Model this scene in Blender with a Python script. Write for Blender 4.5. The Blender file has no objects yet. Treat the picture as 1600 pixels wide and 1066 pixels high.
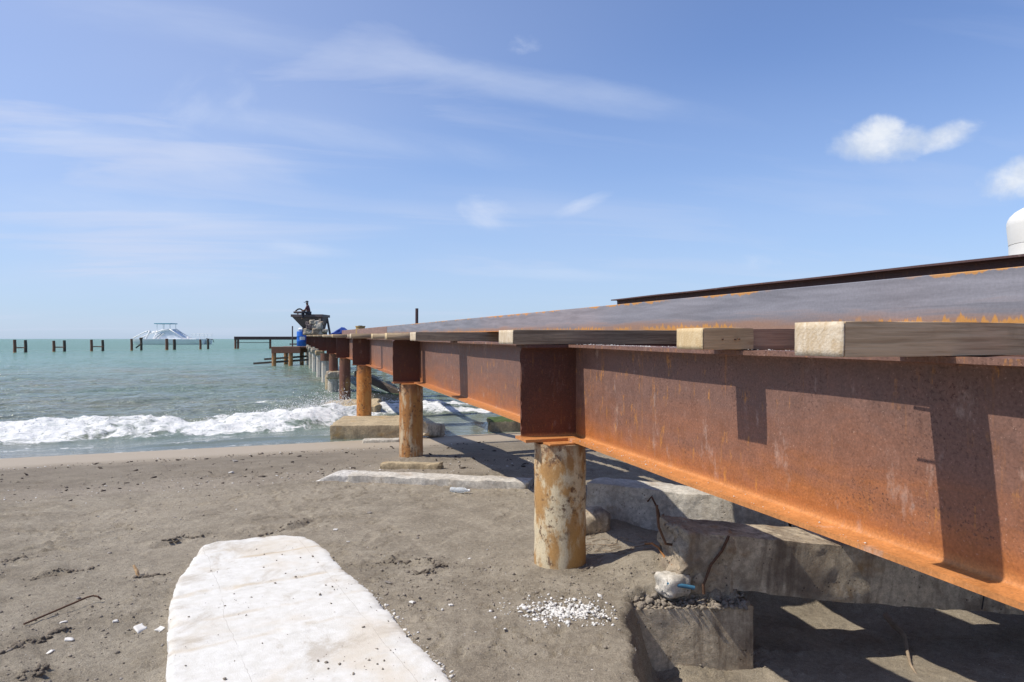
import bpy, bmesh, math, random
import numpy as np
from mathutils import Vector, Matrix
R = math.radians
random.seed(7)
rng = np.random.default_rng(11)
SC = bpy.context.scene
COL = SC.collection

# ------------------------------------------------------------------ camera
cam = bpy.data.cameras.new('camera'); cam_o = bpy.data.objects.new('camera', cam); COL.objects.link(cam_o)
ZC = 1.77
cam.lens = 24.0; cam.sensor_width = 36.0; cam.clip_start = 0.05; cam.clip_end = 30000
cam_o.location = (0, 0, ZC); cam_o.rotation_euler = (R(90 - 0.188), 0, 0)
SC.camera = cam_o

# ------------------------------------------------------------------ sun + sky
SUN_EL = 54.0
SUN_DIR = Vector((-math.cos(R(11.5)) * math.cos(R(SUN_EL)), -math.sin(R(11.5)) * math.cos(R(SUN_EL)), math.sin(R(SUN_EL))))
sun = bpy.data.lights.new('sun', 'SUN'); sun.energy = 5.0; sun.angle = R(0.53); sun.color = (1.0, 0.935, 0.82)
sun_o = bpy.data.objects.new('sun', sun); COL.objects.link(sun_o)
sun_o.rotation_euler = SUN_DIR.to_track_quat('Z', 'Y').to_euler()
sun_o.location = (-20, -5, 30)

SC.view_settings.view_transform = 'Standard'
SC.view_settings.look = 'None'
SC.view_settings.exposure = 0.0
SC.view_settings.gamma = 1.0
SC.view_settings.use_curve_mapping = False


class NT:
    """small helper for node trees"""
    def __init__(s, tree):
        s.t = tree
    def n(s, typ, ins=None, **props):
        nd = s.t.nodes.new(typ)
        for k, v in props.items():
            setattr(nd, k, v)
        for k, v in (ins or {}).items():
            s.set(nd.inputs[k], v)
        return nd
    def set(s, sock, v):
        if isinstance(v, bpy.types.NodeSocket):
            s.t.links.new(v, sock)
        elif isinstance(v, bpy.types.Node):
            s.t.links.new(v.outputs[0], sock)
        else:
            if sock.type == 'RGBA' and isinstance(v, (tuple, list)) and len(v) == 3:
                v = (*v, 1.0)
            sock.default_value = v
    def m(s, op, a, b=0.0, c=0.0, clamp=False):
        return s.n('ShaderNodeMath', {0: a, 1: b, 2: c}, operation=op, use_clamp=clamp).outputs[0]
    def vm(s, op, a, b=(0, 0, 0)):
        nd = s.n('ShaderNodeVectorMath', {0: a, 1: b}, operation=op)
        return nd.outputs[1] if op in ('DOT_PRODUCT', 'LENGTH', 'DISTANCE') else nd.outputs[0]
    def xyz(s, v):
        return s.n('ShaderNodeSeparateXYZ', {0: v}).outputs
    def comb(s, x, y, z):
        return s.n('ShaderNodeCombineXYZ', {0: x, 1: y, 2: z}).outputs[0]
    def noise(s, v, scale, detail=4, rough=0.55, dist=0.0):
        return s.n('ShaderNodeTexNoise', {'Vector': v, 'Scale': scale, 'Detail': detail, 'Roughness': rough, 'Distortion': dist}).outputs[0]
    def vor(s, v, scale, feature='F1', rnd=1.0):
        return s.n('ShaderNodeTexVoronoi', {'Vector': v, 'Scale': scale, 'Randomness': rnd}, feature=feature).outputs[0]
    def ss(s, x, a, b, lo=0.0, hi=1.0):
        return s.n('ShaderNodeMapRange', {0: x, 1: a, 2: b, 3: lo, 4: hi}, interpolation_type='SMOOTHSTEP').outputs[0]
    def lin(s, x, a, b, lo=0.0, hi=1.0):
        return s.n('ShaderNodeMapRange', {0: x, 1: a, 2: b, 3: lo, 4: hi}).outputs[0]
    def mix(s, f, a, b, mode='MIX'):
        nd = s.n('ShaderNodeMix', data_type='RGBA', blend_type=mode)
        s.set(nd.inputs[0], f); s.set(nd.inputs[6], a); s.set(nd.inputs[7], b)
        return nd.outputs[2]
    def ramp(s, x, stops):
        nd = s.n('ShaderNodeValToRGB', {0: x})
        e = nd.color_ramp.elements
        while len(e) < len(stops):
            e.new(0.5)
        for el, (p, c) in zip(e, stops):
            el.position = p; el.color = (*c, 1)
        return nd.outputs[0]
    def bump(s, h, strength=0.5, dist=0.01, nrm=None):
        ins = {'Strength': strength, 'Distance': dist, 'Height': h}
        if nrm is not None:
            ins['Normal'] = nrm
        return s.n('ShaderNodeBump', ins).outputs[0]


world = bpy.data.worlds.new('World'); SC.world = world; world.use_nodes = True
wt = world.node_tree
for nd in list(wt.nodes):
    wt.nodes.remove(nd)
W = NT(wt)
sky = W.n('ShaderNodeTexSky', sky_type='NISHITA', sun_disc=False)
sky.sun_elevation = R(SUN_EL); sky.sun_rotation = math.atan2(SUN_DIR.x, SUN_DIR.y)
sky.altitude = 0; sky.air_density = 1.0; sky.dust_density = 0.45; sky.ozone_density = 2.5
dirv = W.n('ShaderNodeTexCoord').outputs['Generated']
dx, dy, dz = W.xyz(dirv)
dyc = W.m('MAXIMUM', dy, 0.05)
U = W.m('DIVIDE', dx, dyc); V = W.m('DIVIDE', dz, dyc)
front = W.ss(dy, 0.1, 0.25)
uv = W.comb(U, V, 0.0)


def PU(px): return (px - 800) / 1067.0
def PV(py): return (529.5 - py) / 1067.0


def puff(cx, cy, rx, ry, rot=0.0, scale=14.0, amp=1.6, soft=0.7, opac=1.0, stretch=1.0, seed=0.0):
    """one cloud at a fixed place in the sky (angular ellipse broken up by noise)"""
    du = W.m('SUBTRACT', U, PU(cx)); dv = W.m('SUBTRACT', V, PV(cy))
    c, s_ = math.cos(R(rot)), math.sin(R(rot))
    a = W.m('ADD', W.m('MULTIPLY', du, c), W.m('MULTIPLY', dv, s_))
    b = W.m('ADD', W.m('MULTIPLY', du, -s_), W.m('MULTIPLY', dv, c))
    r2 = W.m('ADD', W.m('POWER', W.m('ABSOLUTE', W.m('DIVIDE', a, rx / 1067)), 2.0), W.m('POWER', W.m('ABSOLUTE', W.m('DIVIDE', b, ry / 1067)), 2.0))
    n = W.noise(W.comb(W.m('MULTIPLY', a, 1.0 / stretch), b, seed), scale, 6, 0.6, 0.3)
    v = W.m('ADD', W.m('SUBTRACT', 1.0, r2), W.m('MULTIPLY', W.m('SUBTRACT', n, 0.5), amp))
    k = W.ss(v, 0.0, soft, 0.0, opac)
    return W.m('MULTIPLY', k, front)


# high thin cirrus over the whole sky: planar layer, streaky
lz = W.m('MAXIMUM', W.m('ADD', dz, 0.10), 0.04)
lx = W.m('DIVIDE', dx, lz); ly = W.m('DIVIDE', dy, lz)
ca, sa = math.cos(R(-14)), math.sin(R(-14))
sx = W.m('ADD', W.m('MULTIPLY', lx, ca), W.m('MULTIPLY', ly, -sa))
sy = W.m('ADD', W.m('MULTIPLY', lx, sa), W.m('MULTIPLY', ly, ca))
streak = W.noise(W.comb(W.m('MULTIPLY', sx, 0.32), W.m('MULTIPLY', sy, 1.1), 3.7), 1.3, 7, 0.58, 0.55)
broad = W.noise(W.comb(W.m('MULTIPLY', lx, 0.35), W.m('MULTIPLY', ly, 0.5), 9.1), 1.0, 3, 0.5, 0.2)
side = W.ss(dx, -0.65, 0.30, 1.0, 0.30)
cir = W.m('MULTIPLY', W.ss(streak, 0.36, 0.66), W.ss(broad, 0.30, 0.62))
cir = W.m('MULTIPLY', W.m('MULTIPLY', cir, side), 0.75)
veil = W.m('MULTIPLY', W.ss(broad, 0.25, 0.75, 0.10, 0.40), side)
cir = W.m('MAXIMUM', cir, veil)
cir = W.m('MULTIPLY', cir, W.ss(dz, -0.02, 0.08, 0.35, 1.0))
skyc = W.mix(1.0, sky.outputs[0], (1.00, 1.22, 1.62), 'MULTIPLY')
skyc = W.mix(W.ss(dz, -0.02, 0.42, 0.62, 0.0), skyc, (4.8, 6.2, 8.6))
c = W.mix(cir, skyc, (6.6, 7.2, 9.0))
wisps = [puff(762, 336, 60, 30, -12, 26, 4.2, 2.6, 0.75, 2.0, 1), puff(905, 322, 66, 12, 22, 26, 3.4, 2.4, 0.75, 3.0, 2),
         puff(495, 392, 110, 14, -6, 22, 3.4, 2.4, 0.45, 4.0, 3), puff(818, 72, 30, 18, 8, 40, 4.0, 2.4, 0.36, 1.4, 4),
         puff(300, 165, 70, 50, 40, 22, 4.6, 3.0, 0.32, 2.0, 5), puff(385, 160, 34, 60, 20, 22, 4.6, 3.0, 0.30, 1.3, 6),
         puff(350, 250, 150, 46, -20, 15, 4.4, 3.0, 0.36, 3.0, 7), puff(1185, 412, 40, 16, 0, 36, 3.6, 2.4, 0.30, 1.3, 8),
         puff(240, 435, 190, 18, 0, 18, 3.4, 2.6, 0.40, 5.0, 9), puff(900, 430, 200, 13, -2, 18, 3.4, 2.6, 0.40, 5.0, 10),
         puff(860, 135, 460, 34, -9, 10, 3.6, 2.4, 0.46, 6.0, 11), puff(430, 60, 460, 46, -9, 9, 3.8, 2.6, 0.42, 6.0, 12), puff(160, 320, 300, 40, -5, 11, 4.0, 2.8, 0.40, 5.0, 13), puff(520, 210, 330, 34, -8, 11, 4.0, 2.6, 0.40, 5.0, 14), puff(140, 215, 260, 36, 3, 12, 4.0, 2.6, 0.38, 5.0, 15)]
for w_ in wisps:
    c = W.mix(w_, c, (7.4, 8.1, 9.6))
cu = puff(1382, 226, 100, 34, 4, 20, 1.7, 1.1, 0.95, 1.3, 21)
cu = W.m('MAXIMUM', cu, puff(1374, 212, 56, 34, 10, 24, 1.7, 1.1, 0.95, 1.0, 22))
cu = W.m('MAXIMUM', cu, puff(1474, 214, 68, 26, 16, 24, 1.7, 1.2, 0.85, 1.4, 23))
cu = W.m('MAXIMUM', cu, puff(1600, 278, 80, 36, 16, 22, 1.8, 1.2, 0.9, 1.2, 24))
cu = W.m('MAXIMUM', cu, puff(1700, 255, 90, 50, 0, 18, 1.8, 1.2, 0.9, 1.2, 25))
cshade = W.noise(W.comb(U, W.m('MULTIPLY', V, 1.5), 4.0), 16, 4, 0.55)
ccol = W.mix(W.ss(cshade, 0.35, 0.65), (6.0, 6.9, 8.5), (8.6, 9.0, 9.6))
c = W.mix(cu, c, ccol)
bg = W.n('ShaderNodeBackground', {'Color': c, 'Strength': 0.1})
wo = W.n('ShaderNodeOutputWorld', {0: bg})

# ------------------------------------------------------------------ noise in numpy
_perm = rng.permutation(4096)


def _h(ix, iy, iz):
    return _perm[(_perm[(_perm[ix & 4095] + iy) & 4095] + iz) & 4095] / 2047.5 - 1.0


def vnoise(x, y, z=0.0):
    x, y, z = np.broadcast_arrays(np.asarray(x, float), np.asarray(y, float), np.asarray(z, float))
    ix, iy, iz = np.floor(x).astype(int), np.floor(y).astype(int), np.floor(z).astype(int)
    fx, fy, fz = x - ix, y - iy, z - iz
    fx, fy, fz = [f * f * f * (f * (f * 6 - 15) + 10) for f in (fx, fy, fz)]
    r = 0
    for a in (0, 1):
        for b in (0, 1):
            for c_ in (0, 1):
                r = r + _h(ix + a, iy + b, iz + c_) * (fx if a else 1 - fx) * (fy if b else 1 - fy) * (fz if c_ else 1 - fz)
    return r


def fbm(x, y, z=0.0, octv=4, gain=0.5, lac=2.03):
    s, a, t = 0, 1.0, 0
    for i in range(octv):
        s = s + a * vnoise(np.asarray(x) * lac ** i + 17.3 * i, np.asarray(y) * lac ** i + 5.1 * i, np.asarray(z) * lac ** i + 2.7 * i)
        t += a; a *= gain
    return s / t


def sstep(a, b, x):
    t = np.clip((x - a) / (b - a), 0, 1)
    return t * t * (3 - 2 * t)


# ------------------------------------------------------------------ object helpers
def tag(o, label=None, cat=None, group=None, kind=None):
    if label: o['label'] = label
    if cat: o['category'] = cat
    if group: o['group'] = group
    if kind: o['kind'] = kind
    return o


def empty(name, loc=(0, 0, 0), rz=0.0, label=None, cat=None, group=None):
    o = bpy.data.objects.new(name, None); COL.objects.link(o)
    o.empty_display_size = 0.2
    o.location = loc; o.rotation_euler = (0, 0, rz)
    return tag(o, label, cat, group)


def mesh_np(name, verts, faces, mat=None, parent=None, smooth=False):
    me = bpy.data.meshes.new(name)
    if isinstance(faces, np.ndarray):
        nf, k = faces.shape
        me.vertices.add(len(verts)); me.vertices.foreach_set('co', np.asarray(verts, np.float32).ravel())
        me.loops.add(nf * k); me.loops.foreach_set('vertex_index', faces.astype(np.int32).ravel())
        me.polygons.add(nf); me.polygons.foreach_set('loop_start', np.arange(0, nf * k, k, dtype=np.int32))
        me.update(calc_edges=True); me.validate()
    else:
        me.from_pydata([tuple(v) for v in verts], [], faces)
    if mat: me.materials.append(mat)
    if smooth:
        me.polygons.foreach_set('use_smooth', np.ones(len(me.polygons), bool))
    me.update()
    o = bpy.data.objects.new(name, me); COL.objects.link(o)
    if parent: o.parent = parent
    return o


class MB:
    def __init__(s):
        s.v, s.f = [], []
    def add(s, vs, fs):
        b = len(s.v)
        s.v += [tuple(map(float, p)) for p in vs]
        s.f += [tuple(b + i for i in f) for f in fs]
        return s
    def box(s, c, d, rz=0.0, ry=0.0, rx=0.0):
        m = Matrix.Rotation(rz, 3, 'Z') @ Matrix.Rotation(ry, 3, 'Y') @ Matrix.Rotation(rx, 3, 'X')
        vs = [Vector(c) + m @ Vector((sx_ * d[0] / 2, sy_ * d[1] / 2, sz_ * d[2] / 2)) for sx_ in (-1, 1) for sy_ in (-1, 1) for sz_ in (-1, 1)]
        return s.add(vs, [(0, 1, 3, 2), (4, 6, 7, 5), (0, 4, 5, 1), (2, 3, 7, 6), (0, 2, 6, 4), (1, 5, 7, 3)])
    def hexa(s, bot, top):
        n = len(bot)
        fs = [tuple(range(n))[::-1], tuple(range(n, 2 * n))] + [(i, (i + 1) % n, n + (i + 1) % n, n + i) for i in range(n)]
        return s.add(list(bot) + list(top), fs)
    def tube(s, pts, r, seg=8, cap=True):
        pts = [Vector(p) for p in pts]
        rs = r if isinstance(r, (list, tuple)) else [r] * len(pts)
        rings = []
        prev = None
        for i, p in enumerate(pts):
            t = (pts[min(i + 1, len(pts) - 1)] - pts[max(i - 1, 0)]).normalized()
            if prev is None:
                n_ = t.orthogonal().normalized()
            else:
                n_ = (prev - t * prev.dot(t)).normalized()
            prev = n_
            b_ = t.cross(n_)
            rings.append([p + (n_ * math.cos(2 * math.pi * k / seg) + b_ * math.sin(2 * math.pi * k / seg)) * rs[i] for k in range(seg)])
        vs = [q for rg in rings for q in rg]
        fs = [(i * seg + k, i * seg + (k + 1) % seg, (i + 1) * seg + (k + 1) % seg, (i + 1) * seg + k) for i in range(len(pts) - 1) for k in range(seg)]
        if cap:
            fs += [tuple(range(seg))[::-1], tuple(range((len(pts) - 1) * seg, len(pts) * seg))]
        return s.add(vs, fs)
    def lathe(s, prof, c=(0, 0, 0), seg=32):
        vs = [(c[0] + r * math.cos(2 * math.pi * k / seg), c[1] + r * math.sin(2 * math.pi * k / seg), c[2] + z) for r, z in prof for k in range(seg)]
        n = len(prof)
        fs = [(i * seg + k, i * seg + (k + 1) % seg, (i + 1) * seg + (k + 1) % seg, (i + 1) * seg + k) for i in range(n - 1) for k in range(seg)]
        fs += [tuple(range(seg))[::-1], tuple(range((n - 1) * seg, n * seg))]
        return s.add(vs, fs)
    def build(s, name, mat, parent=None, bevel=0.0, bseg=1, smooth=False, loc=None):
        me = bpy.data.meshes.new(name)
        vs = s.v
        if loc is not None:
            vs = [(x - loc[0], y - loc[1], z - loc[2]) for x, y, z in vs]
        me.from_pydata(vs, [], s.f)
        if bevel > 0:
            bm = bmesh.new(); bm.from_mesh(me)
            ed = [e for e in bm.edges if len(e.link_faces) == 2 and e.calc_face_angle(0) > 0.5]
            bmesh.ops.bevel(bm, geom=ed, offset=bevel, segments=bseg, affect='EDGES', profile=0.5, clamp_overlap=True)
            bm.to_mesh(me); bm.free()
        if mat: me.materials.append(mat)
        if smooth:
            for p in me.polygons: p.use_smooth = True
        me.update()
        o = bpy.data.objects.new(name, me); COL.objects.link(o)
        if parent: o.parent = parent
        if loc is not None: o.location = loc
        return o


def smooth_by_angle(o, ang=40):
    me = o.data
    bm = bmesh.new(); bm.from_mesh(me)
    for f in bm.faces: f.smooth = True
    for e in bm.edges:
        e.smooth = not (len(e.link_faces) == 2 and e.calc_face_angle(0) > R(ang))
    bm.to_mesh(me); bm.free()
    return o


def copy_obj(o, parent=None):
    c_ = o.copy(); COL.objects.link(c_)
    if parent: c_.parent = parent
    return c_


def copy_tree(o, kids, parent=None):
    c_ = copy_obj(o, parent)
    for ch in kids.get(o.name, []):
        copy_tree(ch, kids, c_)
    return c_


def rough_box(L, Wd, H, res=0.05, amp=0.01, freq=4.0, rnd=0.02, ends=(0.0, 0.0), seed=0.0, warp=None):
    """subdivided block (x along L, centred; z from 0 to H), rounded a little, chipped and rough; ends = how far each x end is broken"""
    nx, ny, nz = [max(2, int(round(d / res))) for d in (L, Wd, H)]
    ids, vs, fs = {}, [], []
    def vid(i, j, k):
        key = (i, j, k)
        if key not in ids:
            ids[key] = len(vs); vs.append((i / nx - 0.5, j / ny - 0.5, k / nz - 0.5))
        return ids[key]
    for i in range(nx):
        for j in range(ny):
            fs.append((vid(i, j, 0), vid(i, j + 1, 0), vid(i + 1, j + 1, 0), vid(i + 1, j, 0)))
            fs.append((vid(i, j, nz), vid(i + 1, j, nz), vid(i + 1, j + 1, nz), vid(i, j + 1, nz)))
    for i in range(nx):
        for k in range(nz):
            fs.append((vid(i, 0, k), vid(i + 1, 0, k), vid(i + 1, 0, k + 1), vid(i, 0, k + 1)))
            fs.append((vid(i, ny, k), vid(i, ny, k + 1), vid(i + 1, ny, k + 1), vid(i + 1, ny, k)))
    for j in range(ny):
        for k in range(nz):
            fs.append((vid(0, j, k), vid(0, j, k + 1), vid(0, j + 1, k + 1), vid(0, j + 1, k)))
            fs.append((vid(nx, j, k), vid(nx, j + 1, k), vid(nx, j + 1, k + 1), vid(nx, j, k + 1)))
    v = np.array(vs)
    dims = np.array([L, Wd, H])
    p = v * dims
    # round the edges: pull points whose two or three coordinates are near the limits
    half = dims / 2
    inner = np.clip(p, -(half - rnd), half - rnd)
    dlt = p - inner
    ln = np.linalg.norm(dlt, axis=1, keepdims=True)
    mx = np.max(np.abs(dlt), axis=1, keepdims=True)
    p = inner + np.where(ln > 1e-9, dlt / np.maximum(ln, 1e-9) * mx, 0)
    s = seed * 13.7
    nv = np.stack([fbm(p[:, 0] * freq + s, p[:, 1] * freq, p[:, 2] * freq + k * 31.0, 5, 0.6) for k in range(3)], 1)
    for e_, sg in zip(ends, (-1, 1)):
        if e_ > 0:
            t = np.clip((p[:, 0] * sg - (L / 2 - e_ * 1.6)) / (e_ * 1.6), 0, 1)[:, None]
            cut = fbm(p[:, 1] * 3.3 + s, p[:, 2] * 3.3, s + sg, 4, 0.65)
            p[:, 0] -= sg * e_ * (0.7 + 1.1 * cut) * (t[:, 0] ** 1.5)
            nv = nv * (1 + 1.4 * t ** 2)
    p = p + nv * amp
    if warp is not None:
        p = warp(p)
    p[:, 2] += H / 2
    return p, np.array(fs)


# ------------------------------------------------------------------ materials
def mat_new(name):
    m = bpy.data.materials.new(name); m.use_nodes = True
    t = m.node_tree
    for nd in list(t.nodes): t.nodes.remove(nd)
    N = NT(t)
    out = N.n('ShaderNodeOutputMaterial')
    bs = N.n('ShaderNodeBsdfPrincipled')
    t.links.new(bs.outputs[0], out.inputs[0])
    N.bs, N.out = bs, out
    N.obj = N.n('ShaderNodeTexCoord').outputs['Object']
    N.geo = N.n('ShaderNodeNewGeometry').outputs['Position']
    return m, N


def plain(name, col, rough=0.6, var=0.15, scale=6.0, metal=0.0, bump=0.0):
    m, N = mat_new(name)
    n = N.noise(N.obj, scale, 5, 0.6)
    k = N.lin(n, 0.3, 0.7, 1 - var, 1 + var)
    N.set(N.bs.inputs['Base Color'], N.mix(1.0, col, N.comb(k, k, k), 'MULTIPLY'))
    N.bs.inputs['Roughness'].default_value = rough; N.bs.inputs['Metallic'].default_value = metal
    if bump:
        N.set(N.bs.inputs['Normal'], N.bump(N.noise(N.obj, scale * 6, 4, 0.6), bump, 0.01))
    return m


def rust_mat(name, hi, mid, lo, z0=0.98, z1=1.72, pits=1.0, streaks=1.0, rough=0.62, shift=0.0, across='y'):
    """weathered rolled steel: mill scale on the upper web, fresh orange rust lower down"""
    m, N = mat_new(name)
    x, y, z = N.xyz(N.obj)
    lng = y if across == 'y' else x
    oth = x if across == 'y' else y
    stretched = N.comb(N.m('MULTIPLY', lng, 0.35), N.m('MULTIPLY', oth, 1.0), N.m('MULTIPLY', z, 1.4))
    n1 = N.noise(stretched, 3.4, 6, 0.66, 0.5)
    n2 = N.noise(N.obj, 11.0, 5, 0.65)
    n3 = N.noise(N.obj, 95.0, 3, 0.6)
    drip = N.noise(N.comb(N.m('MULTIPLY', lng, 26.0), N.m('MULTIPLY', oth, 26.0), N.m('MULTIPLY', z, 1.6)), 1.0, 4, 0.6)
    bands = N.noise(N.comb(N.m('MULTIPLY', lng, 0.25), 0.0, N.m('MULTIPLY', z, 13.0)), 1.0, 4, 0.6)
    h = N.lin(z, z0, z1)
    hv = N.m('ADD', h, N.m('MULTIPLY', N.m('SUBTRACT', n1, 0.5), 0.85))
    hv = N.m('ADD', hv, N.m('MULTIPLY', N.m('SUBTRACT', n2, 0.5), 0.25))
    hv = N.m('ADD', hv, N.m('MULTIPLY', N.m('SUBTRACT', bands, 0.5), 0.30))
    hv = N.m('ADD', hv, shift, clamp=True)
    col = N.ramp(hv, [(0.0, lo), (0.22, tuple(0.7 * a + 0.3 * b for a, b in zip(lo, mid))), (0.48, mid), (0.85, hi)])
    col = N.mix(N.m('MULTIPLY', N.ss(drip, 0.60, 0.78), 0.38 * streaks), col, (0.42, 0.17, 0.035))
    # orange runs breaking through near the top
    spot = N.m('MULTIPLY', N.ss(N.noise(N.comb(N.m('MULTIPLY', lng, 30.0), N.m('MULTIPLY', oth, 30.0), N.m('MULTIPLY', z, 7.0)), 1.0, 4, 0.65), 0.58, 0.66), N.ss(n1, 0.42, 0.58))
    col = N.mix(N.m('MULTIPLY', spot, 0.45 * streaks), col, (0.55, 0.23, 0.03))
    col = N.mix(N.ss(N.m('ADD', h, N.m('MULTIPLY', N.m('SUBTRACT', n2, 0.5), 0.06)), 0.085, 0.035), col, (0.47, 0.19, 0.058))
    pit = N.ss(N.noise(N.obj, 62.0, 5, 0.75), 0.53, 0.62)
    pit = N.m('MULTIPLY', pit, N.ss(h, 0.06, 0.22))
    pz = N.ss(N.noise(N.obj, 1.7, 5, 0.65), 0.46, 0.62)
    col = N.mix(N.m('MULTIPLY', N.m('MULTIPLY', pit, pz), 0.8 * pits), col, (0.07, 0.030, 0.022))
    light = N.ss(N.noise(N.vm('ADD', N.obj, (3.0, 7.0, 1.0)), 85.0, 3, 0.7), 0.63, 0.70)
    col = N.mix(N.m('MULTIPLY', light, 0.35 * pits), col, (0.55, 0.36, 0.27))
    scuff = N.m('MULTIPLY', N.ss(N.noise(N.comb(N.m('MULTIPLY', lng, 5.0), N.m('MULTIPLY', oth, 5.0), N.m('MULTIPLY', z, 2.2)), 1.3, 5, 0.7), 0.58, 0.72), 0.45 * pits)
    col = N.mix(scuff, col, (0.48, 0.36, 0.30))
    g = N.m('MULTIPLY', N.lin(n3, 0.25, 0.75, 0.74, 1.26), N.lin(n2, 0.25, 0.75, 0.78, 1.22))
    col = N.mix(1.0, col, N.comb(g, g, g), 'MULTIPLY')
    N.set(N.bs.inputs['Base Color'], col)
    N.set(N.bs.inputs['Roughness'], N.lin(n2, 0.3, 0.7, rough - 0.1, rough + 0.15))
    N.bs.inputs['Specular IOR Level'].default_value = 0.4
    hh = N.m('ADD', N.m('MULTIPLY', n3, 0.6), N.m('ADD', n2, N.m('MULTIPLY', pit, -0.5)))
    N.set(N.bs.inputs['Normal'], N.bump(hh, 0.35, 0.004))
    return m


M = {}
M['girder'] = rust_mat('girder_rust', (0.165, 0.088, 0.066), (0.235, 0.098, 0.053), (0.385, 0.128, 0.026), shift=0.21)
M['cap'] = rust_mat('cap_shaded_rust', (0.085, 0.034, 0.024), (0.10, 0.036, 0.022), (0.125, 0.040, 0.020), pits=0.5, streaks=0.35)  # old brown rust, darkened further to put shade into the colour
M['dark_steel'] = rust_mat('dark_steel', (0.085, 0.045, 0.042), (0.10, 0.048, 0.040), (0.13, 0.055, 0.035), z0=0, z1=0.7, pits=0.4, streaks=0.3)
M['far_rust'] = rust_mat('far_rust', (0.15, 0.07, 0.045), (0.17, 0.075, 0.045), (0.20, 0.08, 0.04), z0=0, z1=2, pits=0.5)


def channel_mat(name, base, rustc, amount):
    m, N = mat_new(name)
    x, y, z = N.xyz(N.obj)
    st = N.noise(N.comb(N.m('MULTIPLY', x, 3), N.m('MULTIPLY', y, 0.8), N.m('MULTIPLY', z, 9)), 1.4, 6, 0.62, 0.3)
    fine = N.noise(N.obj, 60, 4, 0.65)
    mill = N.noise(N.comb(N.m('MULTIPLY', x, 1), N.m('MULTIPLY', y, 0.25), N.m('MULTIPLY', z, 26)), 1.0, 3, 0.5)
    col = N.mix(N.ss(st, 0.3, 0.7), tuple(b * 0.78 for b in base), tuple(b * 1.2 for b in base))
    col = N.mix(N.ss(mill, 0.62, 0.7, 0, 0.5), col, tuple(b * 0.6 for b in base))
    # warm rust bleeding in from the lower edge, bright orange run at the top edge
    low = N.m('ADD', N.lin(z, 0.0, 0.27, 1.0, 0.0), N.m('MULTIPLY', N.m('SUBTRACT', st, 0.5), 1.0))
    col = N.mix(N.ss(low, 0.55, 0.95, 0.0, 0.85), col, (0.30, 0.165, 0.10))
    drip = N.noise(N.comb(N.m('MULTIPLY', y, 20), 0.0, N.m('MULTIPLY', z, 2.0)), 1.0, 4, 0.6)
    patch = N.noise(N.comb(0.0, N.m('MULTIPLY', y, 0.9), 4.0), 1.0, 2, 0.5)
    d1 = N.m('ADD', N.lin(z, 0.0, 0.16, 0.62, -0.2), N.m('MULTIPLY', N.m('SUBTRACT', drip, 0.5), 1.1))
    k1 = N.m('MULTIPLY', N.ss(d1, 0.40, 0.48), N.ss(patch, 0.44, 0.52))
    t1 = N.m('ADD', N.lin(z, 0.20, 0.275, -0.1, 0.55), N.m('MULTIPLY', N.m('SUBTRACT', N.noise(N.comb(0.0, N.m('MULTIPLY', y, 5.0), N.m('MULTIPLY', z, 3.0)), 1.0, 5, 0.65), 0.5), 1.3))
    k2 = N.m('MULTIPLY', N.ss(t1, 0.42, 0.50), N.ss(N.noise(N.comb(0.0, N.m('MULTIPLY', y, 0.7), 11.0), 1.0, 2, 0.5), 0.42, 0.52))
    k = N.m('MULTIPLY', N.m('MAXIMUM', k1, k2), 0.9)
    col = N.mix(k, col, (0.52, 0.24, 0.05))
    col = N.mix(amount, col, N.mix(N.ss(st, 0.3, 0.7), rustc, tuple(r_ * 1.4 for r_ in rustc)))
    g = N.lin(fine, 0.25, 0.75, 0.88, 1.12)
    col = N.mix(1.0, col, N.comb(g, g, g), 'MULTIPLY')
    N.set(N.bs.inputs['Base Color'], col)
    N.bs.inputs['Roughness'].default_value = 0.55
    N.set(N.bs.inputs['Normal'], N.bump(N.m('ADD', fine, st), 0.2, 0.003))
    return m


M['channel'] = channel_mat('channel_mill_scale', (0.225, 0.220, 0.245), (0.2, 0.09, 0.05), 0.0)
M['channel_rusty'] = channel_mat('channel_rusty', (0.205, 0.198, 0.222), (0.22, 0.115, 0.075), 0.85)


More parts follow.
